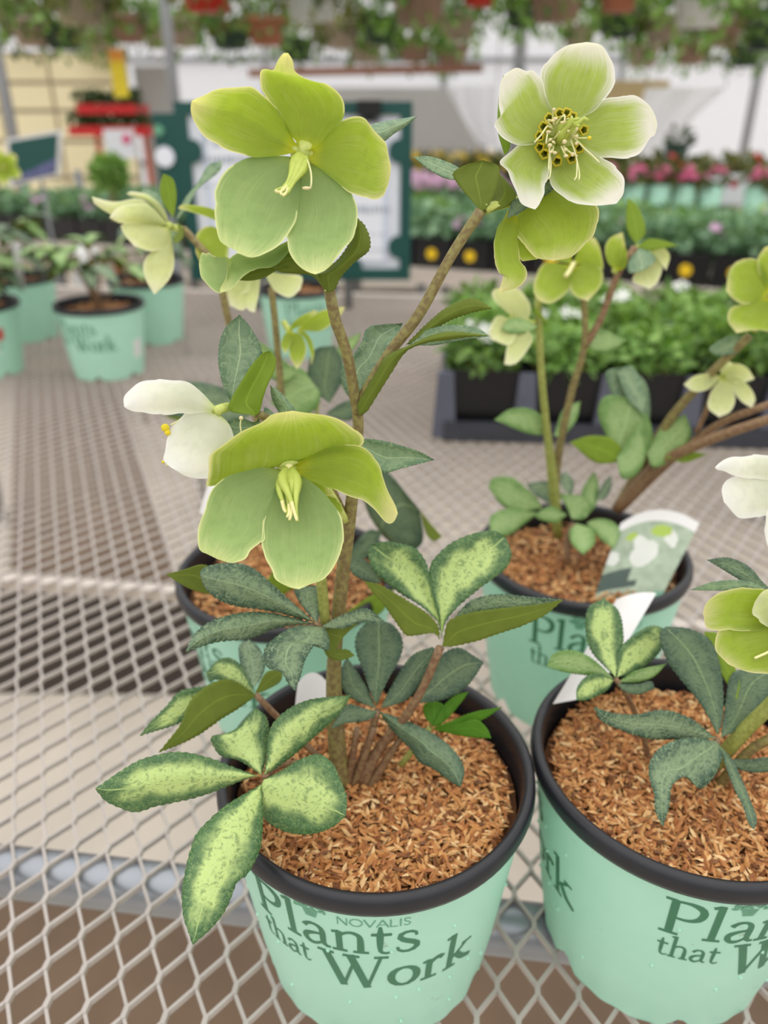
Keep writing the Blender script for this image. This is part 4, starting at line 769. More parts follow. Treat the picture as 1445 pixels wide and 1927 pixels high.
blade('bract', c8, [(1460, 280), (1380, 240), (1270, 240), (1180, 270), (1300, 272), (1380, 262)], 3, .353, .364, 'leaf_bract', B, back='leaf_under')
blade('bract', c8, [(1340, 640), (1290, 560), (1240, 480), (1230, 410), (1280, 420), (1320, 500), (1350, 580)], 3, .39, .40, 'leaf_lime', B, back='leaf_under')
fl = pxtube('flower', FULL, [(1490, 905, .36), (1520, 930, .365), (1500, 1100, .362)], [.002, .0017], 'pedicel', B, 8, 7)
sp([(1495, 905), (1445, 900), (1390, 895), (1345, 880), (1370, 864), (1420, 859), (1480, 868)], 3, .36, .346, 'petal_white', fl, C=FULL, cup=.003)
sp([(1495, 910), (1440, 896), (1385, 897), (1360, 915), (1362, 945), (1390, 972), (1430, 970), (1480, 955)], 4, .361, .350, 'petal_white', fl, C=FULL, cup=.003)
sp([(1490, 925), (1450, 945), (1438, 1000), (1450, 1030), (1490, 980)], 2, .362, .355, 'petal_white', fl, C=FULL)

# ------------------------------------------------------------------ hellebore in the tagged pot
Cp = thing('hellebore_plant', (PC[0], PC[1], HP-.02), 'hellebore with leaning brown stems in the pot with the picture tag', 'plant')
dC = .60
pxtube('stem', FULL, [(1050, 1010, .615), (1040, 900, .59), (1028, 800, .57), (1018, 690, .55), (1012, 560, .535)], [.004, .0042, .0028, .0026, .0024], 'stem_green', Cp, 20, 9)
pxtube('stem', FULL, [(1050, 1010, .615), (1046, 890, .592), (1075, 740, .568), (1100, 650, .552), (1098, 540, .54)], [.004, .0036, .0028, .0025, .0023], 'stem', Cp, 20, 9)
pxtube('stem', FULL, [(1098, 655, .553), (1130, 600, .545), (1165, 510, .533), (1195, 465, .528)], [.0028, .0025, .0024], 'stem_red', Cp, 12, 8)
pxtube('stem', FULL, [(1160, 960, .615), (1200, 890, .60), (1260, 790, .57), (1330, 710, .545), (1410, 632, .52)], [.0046, .004, .0032, .0028], 'stem', Cp, 18, 9)
pxtube('stem', FULL, [(1160, 960, .61), (1230, 880, .585), (1330, 830, .55), (1445, 790, .52), (1520, 770, .51)], [.0045, .004, .003], 'stem_red', Cp, 18, 9)
pxtube('stem', FULL, [(1170, 955, .612), (1260, 870, .585), (1350, 800, .555), (1450, 760, .53)], [.0035, .003, .0026], 'stem_red', Cp, 18, 9)
pxtube('stem', FULL, [(1310, 815, .565), (1330, 770, .557), (1342, 735, .55)], [.002, .0018], 'stem_red', Cp, 8, 7)
def fpx(root, C, center, dc, seps, mat, stem=None, cup=-.002):
    f = pxtube('flower', C, [(center[0], center[1], dc), (center[0]+4, center[1]+6, dc+.006)] + ([stem] if stem else []), [.0026, .002], 'pedicel', root, 8, 6)
    for pts, tip, dt in seps: blade('sepal', C, pts, tip, dc-.001, dt, mat, f, cup=cup, rows=12, cols=6)
    return f
f = fpx(Cp, c5, (670, 215), .54, [([(665, 210), (560, 200), (522, 260), (515, 320), (540, 352), (575, 362), (620, 340), (662, 290)], 4, .525), ([(672, 215), (658, 290), (680, 332), (730, 352), (782, 290), (787, 230), (740, 200)], 3, .524), ([(672, 205), (690, 150), (720, 110), (755, 98), (778, 140), (790, 230), (740, 205)], 3, .53), ([(665, 205), (600, 190), (540, 180), (590, 150), (660, 150)], 2, .545)], 'petal_green', (706, 330, .545))
pist(c5, [[(675, 200, .537), (655, 235, .53), (640, 255, .528)]], [.0016], 'style', f)
fpx(Cp, c5, (430, 420), .535, [([(430, 415), (360, 350), (352, 310), (400, 295), (455, 303), (502, 370), (490, 425)], 3, .527), ([(425, 425), (370, 410), (338, 470), (350, 505), (420, 525), (450, 460)], 3, .522), ([(440, 440), (410, 530), (398, 602), (430, 605), (465, 580), (512, 500), (480, 460)], 2, .522)], 'petal_cream', (520, 440, .537))
blade('bract', c5, [(530, 450), (480, 425), (420, 420), (385, 465), (430, 480), (500, 475)], 3, .533, .525, 'leaf_fresh', Cp, back='leaf_under')
blade('bract', c5, [(545, 420), (520, 400), (515, 370), (560, 420), (575, 450)], 2, .533, .53, 'leaf_lime', Cp, back='leaf_under')
fpx(Cp, c5, (840, 225), .53, [([(850, 232), (810, 200), (798, 140), (820, 100), (868, 78), (878, 140), (870, 210)], 4, .527), ([(850, 232), (860, 180), (866, 110), (885, 160), (880, 215)], 2, .524)], 'petal_green', (905, 150, .531))
blade('bract', c5, [(920, 125), (890, 80), (880, 20), (888, -60), (930, -20), (955, 40), (955, 90)], 3, .529, .527, 'leaf_lime', Cp, back='leaf_under')
blade('bract', c5, [(925, 135), (970, 105), (1030, 110), (1088, 130), (1030, 142), (970, 150)], 3, .529, .52, 'leaf_lime', Cp, back='leaf_under')
blade('bract', c5, [(920, 140), (890, 200), (895, 240), (950, 230), (1000, 190), (970, 150)], 3, .529, .522, 'leaf_bract', Cp, back='leaf_under')
fpx(Cp, c5, (985, 170), .536, [([(985, 160), (940, 220), (905, 270), (975, 305), (1010, 270), (1025, 200)], 3, .528), ([(985, 155), (1020, 200), (1040, 230), (1055, 170), (1020, 135)], 2, .53)], 'petal_cream', (925, 135, .53))
fpx(Cp, c5, (1265, 650), .545, [([(1262, 650), (1200, 640), (1150, 650), (1110, 682), (1150, 710), (1210, 700)], 3, .537), ([(1262, 655), (1225, 700), (1205, 770), (1250, 812), (1295, 790), (1315, 740), (1295, 690)], 3, .533), ([(1268, 655), (1300, 700), (1340, 750), (1380, 775), (1395, 740), (1370, 690), (1320, 655)], 3, .535), ([(1268, 645), (1310, 600), (1360, 615), (1392, 660), (1345, 675), (1300, 670)], 3, .54), ([(1262, 645), (1250, 610), (1290, 590), (1330, 615), (1300, 640)], 2, .548)], 'petal_cream', (1225, 740, .553))
f = fpx(Cp, c5, (1440, 330), .52, [([(1440, 330), (1360, 365), (1310, 345), (1278, 310), (1290, 230), (1330, 190), (1400, 185), (1440, 240)], 3, .505), ([(1440, 335), (1340, 365), (1295, 380), (1285, 430), (1320, 478), (1400, 465), (1480, 470), (1520, 400)], 4, .503), ([(1440, 320), (1405, 230), (1405, 180), (1430, 140), (1500, 120), (1530, 220)], 3, .508), ([(1445, 330), (1500, 240), (1580, 260), (1590, 340), (1540, 390)], 2, .505)], 'petal_green', (1390, 470, .521))
blade('bract', c5, [(1380, 490), (1290, 490), (1210, 540), (1240, 570), (1310, 560), (1360, 520)], 3, .522, .53, 'leaf_bract', Cp, back='leaf_under')
lfC = 'leaf_fresh'
for p_, t_, d0, d1, m_ in (([(1150, 840), (1125, 780), (1140, 745), (1190, 750), (1222, 790), (1225, 840), (1190, 870)], 3, .578, .57, 'leaf_veined'), ([(1195, 850), (1150, 740), (1140, 700), (1175, 690), (1215, 720), (1222, 790)], 3, .58, .575, 'leaf_bract'), ([(1165, 870), (1120, 870), (1072, 832), (1110, 820), (1150, 825), (1172, 850)], 2, .575, .56, 'leaf_lime'), ([(1160, 860), (1180, 830), (1200, 790), (1215, 850), (1200, 890), (1170, 900)], 2, .572, .565, 'leaf_fresh'),
                          ([(1035, 820), (990, 815), (930, 790), (960, 770), (1000, 770), (1030, 795)], 2, .578, .565, 'leaf_fresh'), ([(1042, 820), (1060, 770), (1092, 755), (1085, 790), (1060, 820)], 2, .578, .585, 'leaf_fresh'), ([(1215, 850), (1250, 800), (1290, 780), (1300, 820), (1270, 860), (1230, 880)], 2, .575, .57, 'leaf_veined'), ([(1250, 860), (1290, 850), (1330, 855), (1290, 870)], 2, .57, .565, 'leaf_lime'), ([(1105, 640), (1130, 620), (1180, 640), (1150, 660), (1115, 660)], 2, .553, .56, 'leaf_fresh'), ([(1160, 700), (1190, 690), (1215, 740), (1210, 780), (1180, 750)], 3, .572, .568, 'leaf_bract')):
    m_ = {'leaf_veined': 'leaf_fresh'}.get(m_, m_); blade('leaf', FULL, p_, t_, d0, d1, m_, Cp, back='leaf_under', teeth=.5)
for p_, t_, d1, m_ in (([(360, 350), (250, 370), (160, 330), (100, 250), (120, 205), (210, 200), (280, 250), (340, 310)], 3, .585, lfC), ([(340, 370), (280, 420), (190, 480), (110, 470), (110, 390), (200, 350)], 3, .58, lfC), ([(480, 380), (420, 420), (340, 400), (320, 380), (400, 340)], 3, .575, lfC), ([(500, 400), (470, 330), (440, 280), (560, 290), (600, 340), (560, 400)], 3, .60, lfC), ([(560, 400), (545, 300), (560, 240), (610, 170), (630, 240), (620, 330)], 3, .605, lfC), ([(520, 420), (490, 460), (500, 520), (555, 572), (610, 520), (600, 450)], 3, .575, lfC), ([(570, 420), (620, 400), (690, 410), (735, 460), (705, 545), (640, 500)], 4, .575, lfC), ([(400, 330), (330, 290), (280, 230), (380, 220), (440, 260)], 2, .605, 'leaf_veined'), ([(620, 300), (650, 230), (690, 190), (690, 260), (650, 310)], 2, .61, 'leaf_veined'), ([(460, 260), (440, 200), (470, 170), (510, 220), (500, 280)], 2, .61, 'leaf_veined')):
    blade('leaf', e5, p_, t_, .598, d1, m_, Cp, back='leaf_under', teeth=.6)
pxtube('stem', FULL, [(1068, 1060, .60), (1068, 1010, .60), (1080, 985, .598)], [.003, .0025], 'stem_red', Cp, 6, 7)
# picture tag (bent plastic card) standing in the pot
def card(name, C, quad, d0, d1, bow, mat_fn, label, cat, nx=14, ny=14, arch=0.):
    """quad px: bottom-left, bottom-right, top-right, top-left; the top edge bows up"""
    q = [np.array(C(*p)) for p in quad]; V, F, UV, mi = [], [], [], []
    for l in (0, .0006):
        for i in range(ny+1):
            v = i/ny
            for j in range(nx+1):
                u = j/nx; p = (q[0]*(1-u)+q[1]*u)*(1-v)+(q[3]*(1-u)+q[2]*u)*v; p = p+np.array([0, -arch*4*u*(1-u)])*v
                V.append(W(p[0], p[1], d0+(d1-d0)*v+bow*4*u*(1-u)+l)); UV.append((u, v))
    n1 = (nx+1)*(ny+1)
    for i in range(ny):
        for j in range(nx): a = i*(nx+1)+j; F.append((a, a+1, a+nx+2, a+nx+1)); mi.append(mat_fn((j+.5)/nx, (i+.5)/ny))
    k = len(F); F += [tuple(n1+x for x in f[::-1]) for f in F[:k]]; mi += [0]*k
    return V, F, mi, UV
tags = ['tag_white', 'tag_green', 'tag_dark', 'tag_foliage', 'tag_lime', 'tag_flower']
def tagfn(u, v):
    if v < .13: return 1
    if v < .20: return 3 if .3 < v*5 else 1
    if v < .40: return 2 if u < .55 and not (.40 < u < .56 and v > .28) else 3
    if v > .88: return 0
    if (u-.50)**2*3+(v-.55)**2*5 < .10: return 5
    if (u-.62)**2*3+(v-.79)**2*14 < .055 or (u-.24)**2*5+(v-.76)**2*14 < .03: return 4
    return 5 if math.sin(u*9+1)*math.sin(v*13+u*6) > .55 else 3
V, F, mi, UV = card('t', FULL, [(1108, 1150), (1240, 1132), (1316, 985), (1168, 985)], .56, .585, .006, tagfn, '', '', 44, 44, arch=26)
tag(mesh('plant_tag', V, F, tags, None, True, mi, UV), 'bent picture tag with green band standing in a pot of mulch', 'plant tag')
V, F, mi, UV = card('t', FULL, [(1040, 1325), (1120, 1310), (1235, 1116), (1160, 1128)], .435, .47, .004, lambda u, v: 0, '', '', 10, 14, arch=6)
tag(mesh('plant_tag', V, F, tags, None, True, mi, UV), 'plain pale back of a plant tag behind the lower right hellebore', 'plant tag')
V, F, mi, UV = card('t', FULL, [(555, 1330), (622, 1320), (620, 1290), (560, 1285)], .425, .43, .003, lambda u, v: 0, '', '', 8, 6, arch=22)
tag(mesh('plant_tag', V, F, tags, None, True, mi, UV), 'pale plastic tag top at the back of the foreground pot', 'plant tag')
V, F, mi, UV = card('t', FULL, [(375, 965), (410, 985), (430, 905), (395, 895)], .50, .51, .003, lambda u, v: 0, '', '', 8, 6, arch=4)
tag(mesh('plant_tag', V, F, tags, None, True, mi, UV), 'pale tag corner peeping out beside the lower left sepal', 'plant tag')

# ------------------------------------------------------------------ hellebore behind the foreground plant
D = thing('hellebore_plant', (PD[0], PD[1], HP-.02), 'hellebore with thin dark stems and cream flowers behind the foreground plant', 'plant')
pxtube('stem', FULL, [(560, 1000, .575), (535, 800, .53), (525, 690, .515), (517, 600, .503), (510, 540, .497)], [.003, .0026, .0024, .0022], 'stem', D, 18, 8)
pxtube('stem', FULL, [(545, 1000, .57), (480, 780, .525), (440, 640, .50), (424, 580, .49), (405, 500, .48), (345, 430, .475)], [.003, .0026, .0024, .0022], 'stem', D, 20, 8)
f = fpx(D, s6, (700, 700), .50, [([(680, 690), (740, 600), (830, 540), (935, 495), (940, 560), (860, 620), (760, 660)], 3, .505), ([(700, 700), (690, 800), (700, 920), (760, 1035), (810, 980), (850, 850), (800, 720)], 3, .492), ([(760, 690), (840, 760), (890, 900), (890, 1000), (920, 900), (900, 780), (830, 690)], 3, .488), ([(680, 690), (640, 740), (620, 820), (660, 900), (700, 820), (720, 730)], 3, .492), ([(760, 680), (860, 600), (950, 520), (1050, 490), (1200, 470), (1150, 560), (1000, 680), (880, 690)], 4, .485)], 'petal_green', (640, 600, .507))
fpx(D, FULL, (495, 505), .495, [([(495, 508), (530, 515), (568, 520), (565, 545), (545, 560), (515, 545)], 3, .488), ([(490, 505), (470, 540), (465, 580), (480, 588), (488, 545)], 3, .488), ([(485, 508), (430, 540), (432, 575), (460, 583), (478, 545)], 2, .490), ([(485, 505), (450, 515), (430, 530), (445, 558), (470, 545)], 3, .492)], 'petal_cream')
fpx(D, FULL, (420, 440), .485, [([(430, 440), (395, 425), (370, 440), (368, 475), (390, 515), (420, 490)], 3, .478), ([(425, 405), (390, 390), (345, 385), (335, 392), (380, 405), (410, 415)], 3, .47)], 'petal_green', (420, 560, .489))
fpx(D, w2, (960, 225), .475, [([(950, 220), (850, 110), (780, 70), (650, 90), (520, 60), (525, 90), (600, 145), (720, 200), (850, 230)], 4, .47), ([(955, 225), (860, 120), (760, 100), (660, 125), (620, 180), (680, 210), (800, 215)], 4, .462), ([(955, 235), (800, 210), (690, 215), (700, 270), (760, 340), (850, 370), (930, 350), (960, 290)], 4, .464), ([(960, 240), (950, 320), (850, 380), (810, 450), (830, 540), (875, 615), (950, 540), (985, 460), (980, 350)], 5, .466), ([(955, 215), (840, 90), (720, 50), (740, 30), (840, 50), (930, 130)], 3, .478)], 'petal_cream', (1030, 245, .475), cup=.003)
blade('bract', w2, [(980, 180), (920, 90), (905, 0), (925, -70), (980, -40), (1000, 40), (995, 120)], 3, .474, .468, 'leaf_lime', D, back='leaf_bract')
blade('bract', w2, [(950, 190), (860, 120), (810, 50), (805, 15), (870, 30), (920, 80)], 3, .477, .485, 'leaf_bract', D, back='leaf_under')
blade('bract', w2, [(1000, 190), (1040, 80), (1120, -20), (1180, -120), (1260, -140), (1240, -80), (1120, 20), (1060, 130)], 4, .474, .478, 'leaf_bract', D, back='leaf_dark')
blade('bract', w2, [(1000, 205), (1010, 250), (980, 300), (995, 330), (1040, 290), (1030, 230)], 3, .474, .468, 'leaf_under', D, back='leaf_dark')
for p_, t_, d0, d1, m_ in (([(720, 1010), (690, 960), (680, 900), (720, 880), (790, 960), (795, 1020), (760, 1040)], 4, .56, .53, 'leaf_dark'), ([(790, 960), (810, 985), (832, 1010), (815, 1018), (800, 1000)], 2, .54, .535, 'leaf_under'), ([(600, 720), (560, 690), (530, 700), (510, 760), (560, 790), (600, 760)], 3, .55, .54, 'leaf_fresh'), ([(620, 760), (580, 720), (590, 660), (630, 650), (650, 700)], 3, .55, .545, 'leaf_dark'), ([(610, 780), (640, 760), (690, 740), (660, 790)], 2, .55, .54, 'leaf_dark'),
                          ([(560, 830), (520, 800), (480, 800), (500, 850)], 2, .55, .54, 'leaf_dark'), ([(480, 780), (420, 730), (340, 720), (280, 760), (340, 790), (420, 800)], 3, .56, .55, 'leaf_veined'), ([(450, 790), (380, 790), (300, 780), (360, 800), (430, 815)], 2, .56, .55, 'leaf_under'), ([(560, 700), (500, 650), (470, 640), (480, 690), (530, 720)], 2, .54, .535, 'leaf_fresh'), ([(640, 720), (670, 700), (700, 690), (690, 730), (660, 745)], 2, .55, .54, 'leaf_fresh'), ([(630, 660), (650, 640), (680, 625), (670, 650), (645, 675)], 2, .55, .545, 'leaf_fresh'),
                          ([(650, 1080), (700, 1040), (720, 1000), (690, 1000), (650, 1050)], 2, .56, .55, 'leaf_dark'), ([(480, 1120), (520, 1070), (560, 1040), (580, 1080), (530, 1120)], 2, .55, .53, 'leaf_lime'), ([(640, 1160), (700, 1120), (740, 1110), (720, 1150), (670, 1180)], 2, .54, .52, 'leaf_lime')):
    blade('leaf', FULL, p_, t_, d0, d1, m_, D, back='leaf_under', teeth=.4)
for k, (x, y) in enumerate(((600, 740), (560, 840), (620, 800))): pxtube('stem', FULL, [(555+5*k, 1010, .575), (580, 900, .56), (x, y, .55)], [.002, .0015], 'stem_green', D, 8, 6)

# ------------------------------------------------------------------ hellebores at the back left
def back_plant(c, label, nleaf, seed, flowers=()):
    random.seed(seed); base = np.array([c[0], c[1], HP-.02]); p = thing('hellebore_plant', base, label, 'plant', 'potted hellebores at the back left')
    make_mulch(c, 'brown mulch in '+label.split(' in ')[-1], 500, False)
    for i in range(nleaf):
        a = random.uniform(0, 6.283); h = random.uniform(.05, .13); r = random.uniform(.02, .07); node = base+np.array([r*math.cos(a), r*math.sin(a), h])
        V, F = tube([base+np.array([0, 0, -.01]), base+np.array([.4*r*math.cos(a), .4*r*math.sin(a), h*.6]), node], [.0022, .0016], 6, 5); lf = mesh('leaf', V, F, 'stem_red', p)
        for q in range(5):
            b_ = a+(q-2)*.62; l = random.uniform(.05, .08); tip = node+np.array([l*math.cos(b_), l*math.sin(b_), random.uniform(-.03, .015)])
            leaf3('leaflet', node, tip, (0, 0, 1), l*.5, random.choice(['leaf_fresh', 'leaf_veined', 'leaf_dark', 'leaf_fresh', 'leaf_marbled']), lf)
    for (fx, fy, fz, s_, ax) in flowers:
        q = base+np.array([fx, fy, fz]); V, F = tube([base, base+np.array([fx*.5, fy*.5, fz*.6]), q+np.array([0, .01, .01])], [.0028, .002], 8, 6); mesh('stem', V, F, 'stem', p); flower3(p, q, ax, s_, 'petal_green', .3, random.random(), q+np.array([0, .012, .005]))
    return p
bp = [((-.765, 1.45, 0), 20, 'mint green pot with price stickers cut off by the left edge'), ((-.80, 1.72, 0), -30, 'mint green pot behind the stickered pot at far left'), ((-.529, 1.448, 0), 0, 'mint green pot with blurred lettering standing alone at back left'), ((-.512, 1.70, 0), -35, 'mint green pot just left of the framed sign'), ((-.175, 1.60, 0), 40, 'mint green pot in front of the framed sign bottom edge')]
for c, r, l in bp: make_pot(c, math.radians(r), l, False)
back_plant(bp[0][0], 'leafy hellebore with one green flower in the stickered pot at far left', 7, 3, [(.134, -.05, .249, .028, (.25, -1, .1)), (.10, .0, .24, .024, (.7, -.6, -.2))])
back_plant(bp[1][0], 'leafy hellebore in the pot behind the stickered pot', 6, 4)
back_plant(bp[2][0], 'low leafy hellebore in the lone back left pot', 7, 5)
back_plant(bp[3][0], 'leafy hellebore in the pot left of the framed sign', 6, 6)
back_plant(bp[4][0], 'small leafy hellebore in the pot before the framed sign', 3, 8)
random.seed(21)
def sticker(c, th, z, w, h, mat, name, label):
    V = []; 
    for lay in (.0005, .0001):
        for x, y in ((-w, -h), (0, -h), (w, -h), (-w, h), (0, h), (w, h)):
            zz = z+y/2; r = pot_r(zz)+lay; a = th+x/2/.077; V.append((c[0]+r*math.sin(a), c[1]-r*math.cos(a), c[2]+zz))
    F = [(0, 1, 4, 3), (1, 2, 5, 4)]; F += [tuple(6+k for k in f[::-1]) for f in F]; o = mesh(name, V, F, mat, None, False); tag(o, label, 'sticker'); return o
sticker(bp[0][0], math.radians(38), .062, .03, .03, 'tag_white', 'barcode_sticker', 'white barcode sticker on the far left mint pot'); sticker(bp[0][0], math.radians(55), .082, .012, .022, 'red_paint', 'price_sticker', 'red price sticker above the white one on far left pot')
sticker(bp[2][0], math.radians(72), .052, .022, .035, 'tag_white', 'barcode_sticker', 'white sticker on the side of the lone back left pot')
V, F, mi, UV = card('t', FULL, [(135, 535), (182, 545), (185, 470), (140, 462)], 1.47, 1.49, .006, lambda u, v: 0, '', '', 6, 6, arch=6)
tag(mesh('plant_tag', V, F, tags, None, True, mi, UV), 'pale grey tag standing in the lone back left pot', 'plant tag')
V, F, mi, UV = card('t', FULL, [(33, 545), (47, 545), (38, 455), (22, 455)], 1.45, 1.47, .003, lambda u, v: 0, '', '', 4, 6)
tag(mesh('plant_tag', V, F, tags, None, True, mi, UV), 'narrow pale tag standing in the far left pot', 'plant tag')

# ------------------------------------------------------------------ framed sign and boards
YS = 2.0
a, b_, c, d = WY(325, 186, YS), WY(778, 196, YS), WY(770, 527, YS), WY(365, 525, YS)
cxs = (a[0]+b_[0])/2*.5+(c[0]+d[0])/2*.5; hw_ = (b_[0]-a[0]+c[0]-d[0])/4; zt, zb = (a[2]+b_[2])/2, (c[2]+d[2])/2
sg = thing('framed_sign', (cxs, YS, zb), 'dark green framed sign with a white sheet and black clip', 'sign')
fw = .027
def bx(name, cx_, cz_, w, h, y, t, mat, par): V, F = box((cx_, y, cz_), (w, t, h)); return mesh(name, V, F, mat, par, False)
V, F = join([box((cxs-hw_+fw/2, YS, (zt+zb)/2), (fw, .02, zt-zb)), box((cxs+hw_-fw/2, YS, (zt+zb)/2), (fw, .02, zt-zb)), box((cxs, YS, zt-fw/2), (2*hw_-2*fw, .02, fw)), box((cxs, YS, zb+fw/2), (2*hw_-2*fw, .02, fw))]); mesh('frame', V, F, 'sign_green', sg, False)
bx('back_sheet', cxs, (zt+zb)/2, 2*hw_-2*fw, zt-zb-2*fw, YS+.003, .006, 'paper', sg)
sl = bx('inner_sleeve', cxs, (zt+zb)/2, 2*hw_*.80, (zt-zb)*.80, YS-.003, .003, 'sleeve', sg); pg = bx('page', cxs, (zt+zb)/2, 2*hw_*.75, (zt-zb)*.77, YS-.006, .002, 'paper', sg)
for sx_, zz in ((-1, .26), (1, .26), (1, .80), (-1, .80)):
    V, F = tube([(cxs+sx_*(hw_-fw*1.1), YS-.012, zt-(zt-zb)*zz), (cxs+sx_*(hw_-fw*1.1), YS+.0, zt-(zt-zb)*zz)], .026, 3, 24); mesh('clip_lug', V, F, 'sign_green', sg, False)
V, F = tube([(cxs+.13, YS-.012, zb+fw*1.2), (cxs+.13, YS, zb+fw*1.2)], .024, 3, 24); mesh('clip_lug', V, F, 'sign_green', sg, False)
p = WY(695, 203, YS); V, F = join([box((p[0], YS-.012, p[2]), (.055, .03, .03)), box((p[0], YS-.012, p[2]-.018), (.05, .012, .02))]); mesh('binder_clip', V, F, 'clip_black', sg, False)
V, F = tube([(p[0]-.018, YS-.02, p[2]-.01), (p[0]-.018, YS-.022, p[2]-.05), (p[0]+.018, YS-.022, p[2]-.05), (p[0]+.018, YS-.02, p[2]-.01)], .002, 12, 6); mesh('clip_wire', V, F, 'pipe_steel', sg)
def textline(par, px0, px1, py, h, y=YS-.0085, mat='ink', step=.011):
    p0, p1 = WY(px0, py, y), WY(px1, py, y); parts = []; x = p0[0]
    while x < p1[0]:
        w = step*random.uniform(.35, .6); parts.append(box((x+w/2, y, p0[2]+random.uniform(-.1, .1)*h), (w, .001, h*random.uniform(.7, 1)))); x += step*(1 if random.random() > .14 else 1.8)
    V, F = join(parts); mesh('print_line', V, F, mat, par, False)
textline(pg, 380, 470, 300, .016); textline(pg, 660, 732, 394, .016); textline(pg, 500, 640, 394, .016); textline(pg, 695, 728, 441, .005); textline(pg, 690, 730, 470, .004); textline(pg, 385, 440, 262, .03); textline(pg, 380, 520, 350, .006)
for x in (483, 655): q = WY(x, 540, YS+.01); V, F = tube([(q[0], YS+.02, .0), (q[0], YS+.02, zb+.1)], .011, 3, 8); mesh('post', V, F, 'post_grey', sg)
# dark board with a white disc
YB = 2.35
a, c = WY(287, 213, YB), WY(352, 395, YB)
dbd = thing('display_board', ((a[0]+c[0])/2, YB, c[2]), 'dark green board with a white disc left of the framed sign', 'sign')
bx('panel', (a[0]+c[0])/2, (a[2]+c[2])/2, c[0]-a[0], a[2]-c[2], YB, .02, 'sign_green', dbd)
q = WY(310, 295, YB-.015); V, F = tube([(q[0], YB-.018, q[2]), (q[0], YB-.008, q[2])], .026, 3, 24); mesh('disc', V, F, 'paper', dbd, False)
q = WY(298, 245, YB-.015); V, F = tube([(q[0], YB-.016, q[2]), (q[0], YB-.008, q[2])], .014, 3, 18); mesh('spot', V, F, 'print_pale', dbd, False)
q = WY(318, 400, YB); V, F = tube([(q[0], YB+.015, FZ), (q[0], YB+.015, c[2]+.1)], .012, 3, 8); mesh('post', V, F, 'post_grey', dbd)
# dark picture sign at far left
YP = 2.6; P4 = [WY(18, 352, YP), WY(112, 330, YP), WY(116, 244, YP), WY(10, 262, YP)]
ps = thing('picture_sign', (np.mean(P4, 0)[0], YP, P4[0][2]), 'tilted dark sign with pale border and purple flower picture, far left', 'sign')
def plate(name, P, y, th, mat, par, inset=0.):
    P = np.array(P); c_ = P.mean(0); P = c_+(P-c_)*(1-inset); P[:, 1] = y; Q = P.copy(); Q[:, 1] = y+th; return mesh(name, np.vstack([P, Q]), [(0, 1, 2, 3), (4, 7, 6, 5), (0, 4, 5, 1), (1, 5, 6, 2), (2, 6, 7, 3), (3, 7, 4, 0)], mat, par, False)
plate('border', P4, YP, .008, 'tag_white', ps); plate('panel', P4, YP-.004, .004, 'sign_green', ps, .14)
P5 = [np.array(P4[0])*.93+np.array(P4[3])*.07, np.array(P4[1])*.93+np.array(P4[2])*.07, np.array(P4[1])*.55+np.array(P4[2])*.45, np.array(P4[0])*.86+np.array(P4[3])*.14]
plate('flower_picture', P5, YP-.007, .003, 'lilac', ps, .17)
V, F = tube([(P4[0][0]*.4+P4[1][0]*.6, YP+.015, FZ), (P4[0][0]*.4+P4[1][0]*.6, YP+.015, P4[2][2]-.02)], .005, 3, 8); mesh('post', V, F, 'post_grey', ps)
# hanging yellow banner
YN = 4.6; a, c = WY(203, 92, YN), WY(243, 183, YN)
bn = thing('hanging_banner', ((a[0]+c[0])/2, YN, c[2]), 'yellow hanging banner with an orange top', 'sign')
zsplit = c[2]+(a[2]-c[2])*.75
bx('banner_body', (a[0]+c[0])/2, (zsplit+c[2])/2, c[0]-a[0], zsplit-c[2], YN, .008, 'banner_yellow', bn); bx('banner_header', (a[0]+c[0])/2, (zsplit+a[2])/2, c[0]-a[0], a[2]-zsplit, YN, .008, 'banner_orange', bn)
for y in (124, 147, 168): textline(bn, 212, 232, y, .013, YN-.008, 'banner_text', .02)
V, F = tube([((a[0]+c[0])/2, YN, a[2]-.01), ((a[0]+c[0])/2, YN, 2.3)], .004, 3, 6); mesh('hanger', V, F, 'clip_black', bn)
# red plant stand at the back left
YRk = 5.4
def shelf_stand():
    L_px = [(160, 268, 206), (145, 290, 246)]; base = WY(215, 300, YRk); st = thing('plant_stand', (base[0], YRk, FZ), 'red tiered plant stand against the cream wall', 'plant stand')
    for x0_, x1_, y_ in L_px:
        p0, p1 = WY(x0_, y_, YRk), WY(x1_, y_, YRk); zc = p0[2]
        V, F = box(((p0[0]+p1[0])/2, YRk, zc), (p1[0]-p0[0], .3, .055)); mesh('shelf', V, F, 'red_paint', st, False)
        n = 7
        for k in range(n):
            xx = p0[0]+(p1[0]-p0[0])*(k+.5)/n; V, F = leaf_cloud((xx, YRk-.08, zc+.055), (.045, .06, .035), 60, .04); 
            tag(mesh('succulent', V, F, 'foliage_dark', None, True, base=(xx, YRk-.08, zc+.04)), 'small dark green plant, %s from left on the %s red shelf' % (NTH[k], 'upper' if y_ < 220 else 'lower'), 'plant', 'plants on the %s red shelf' % ('upper' if y_ < 220 else 'lower'))
    for x in (172, 265): q = WY(x, 250, YRk); V, F = box((q[0], YRk+.1, (FZ+q[2]+.12)/2), (.028, .028, q[2]+.12-FZ)); mesh('post', V, F, 'rust_paint', st, False)
shelf_stand()
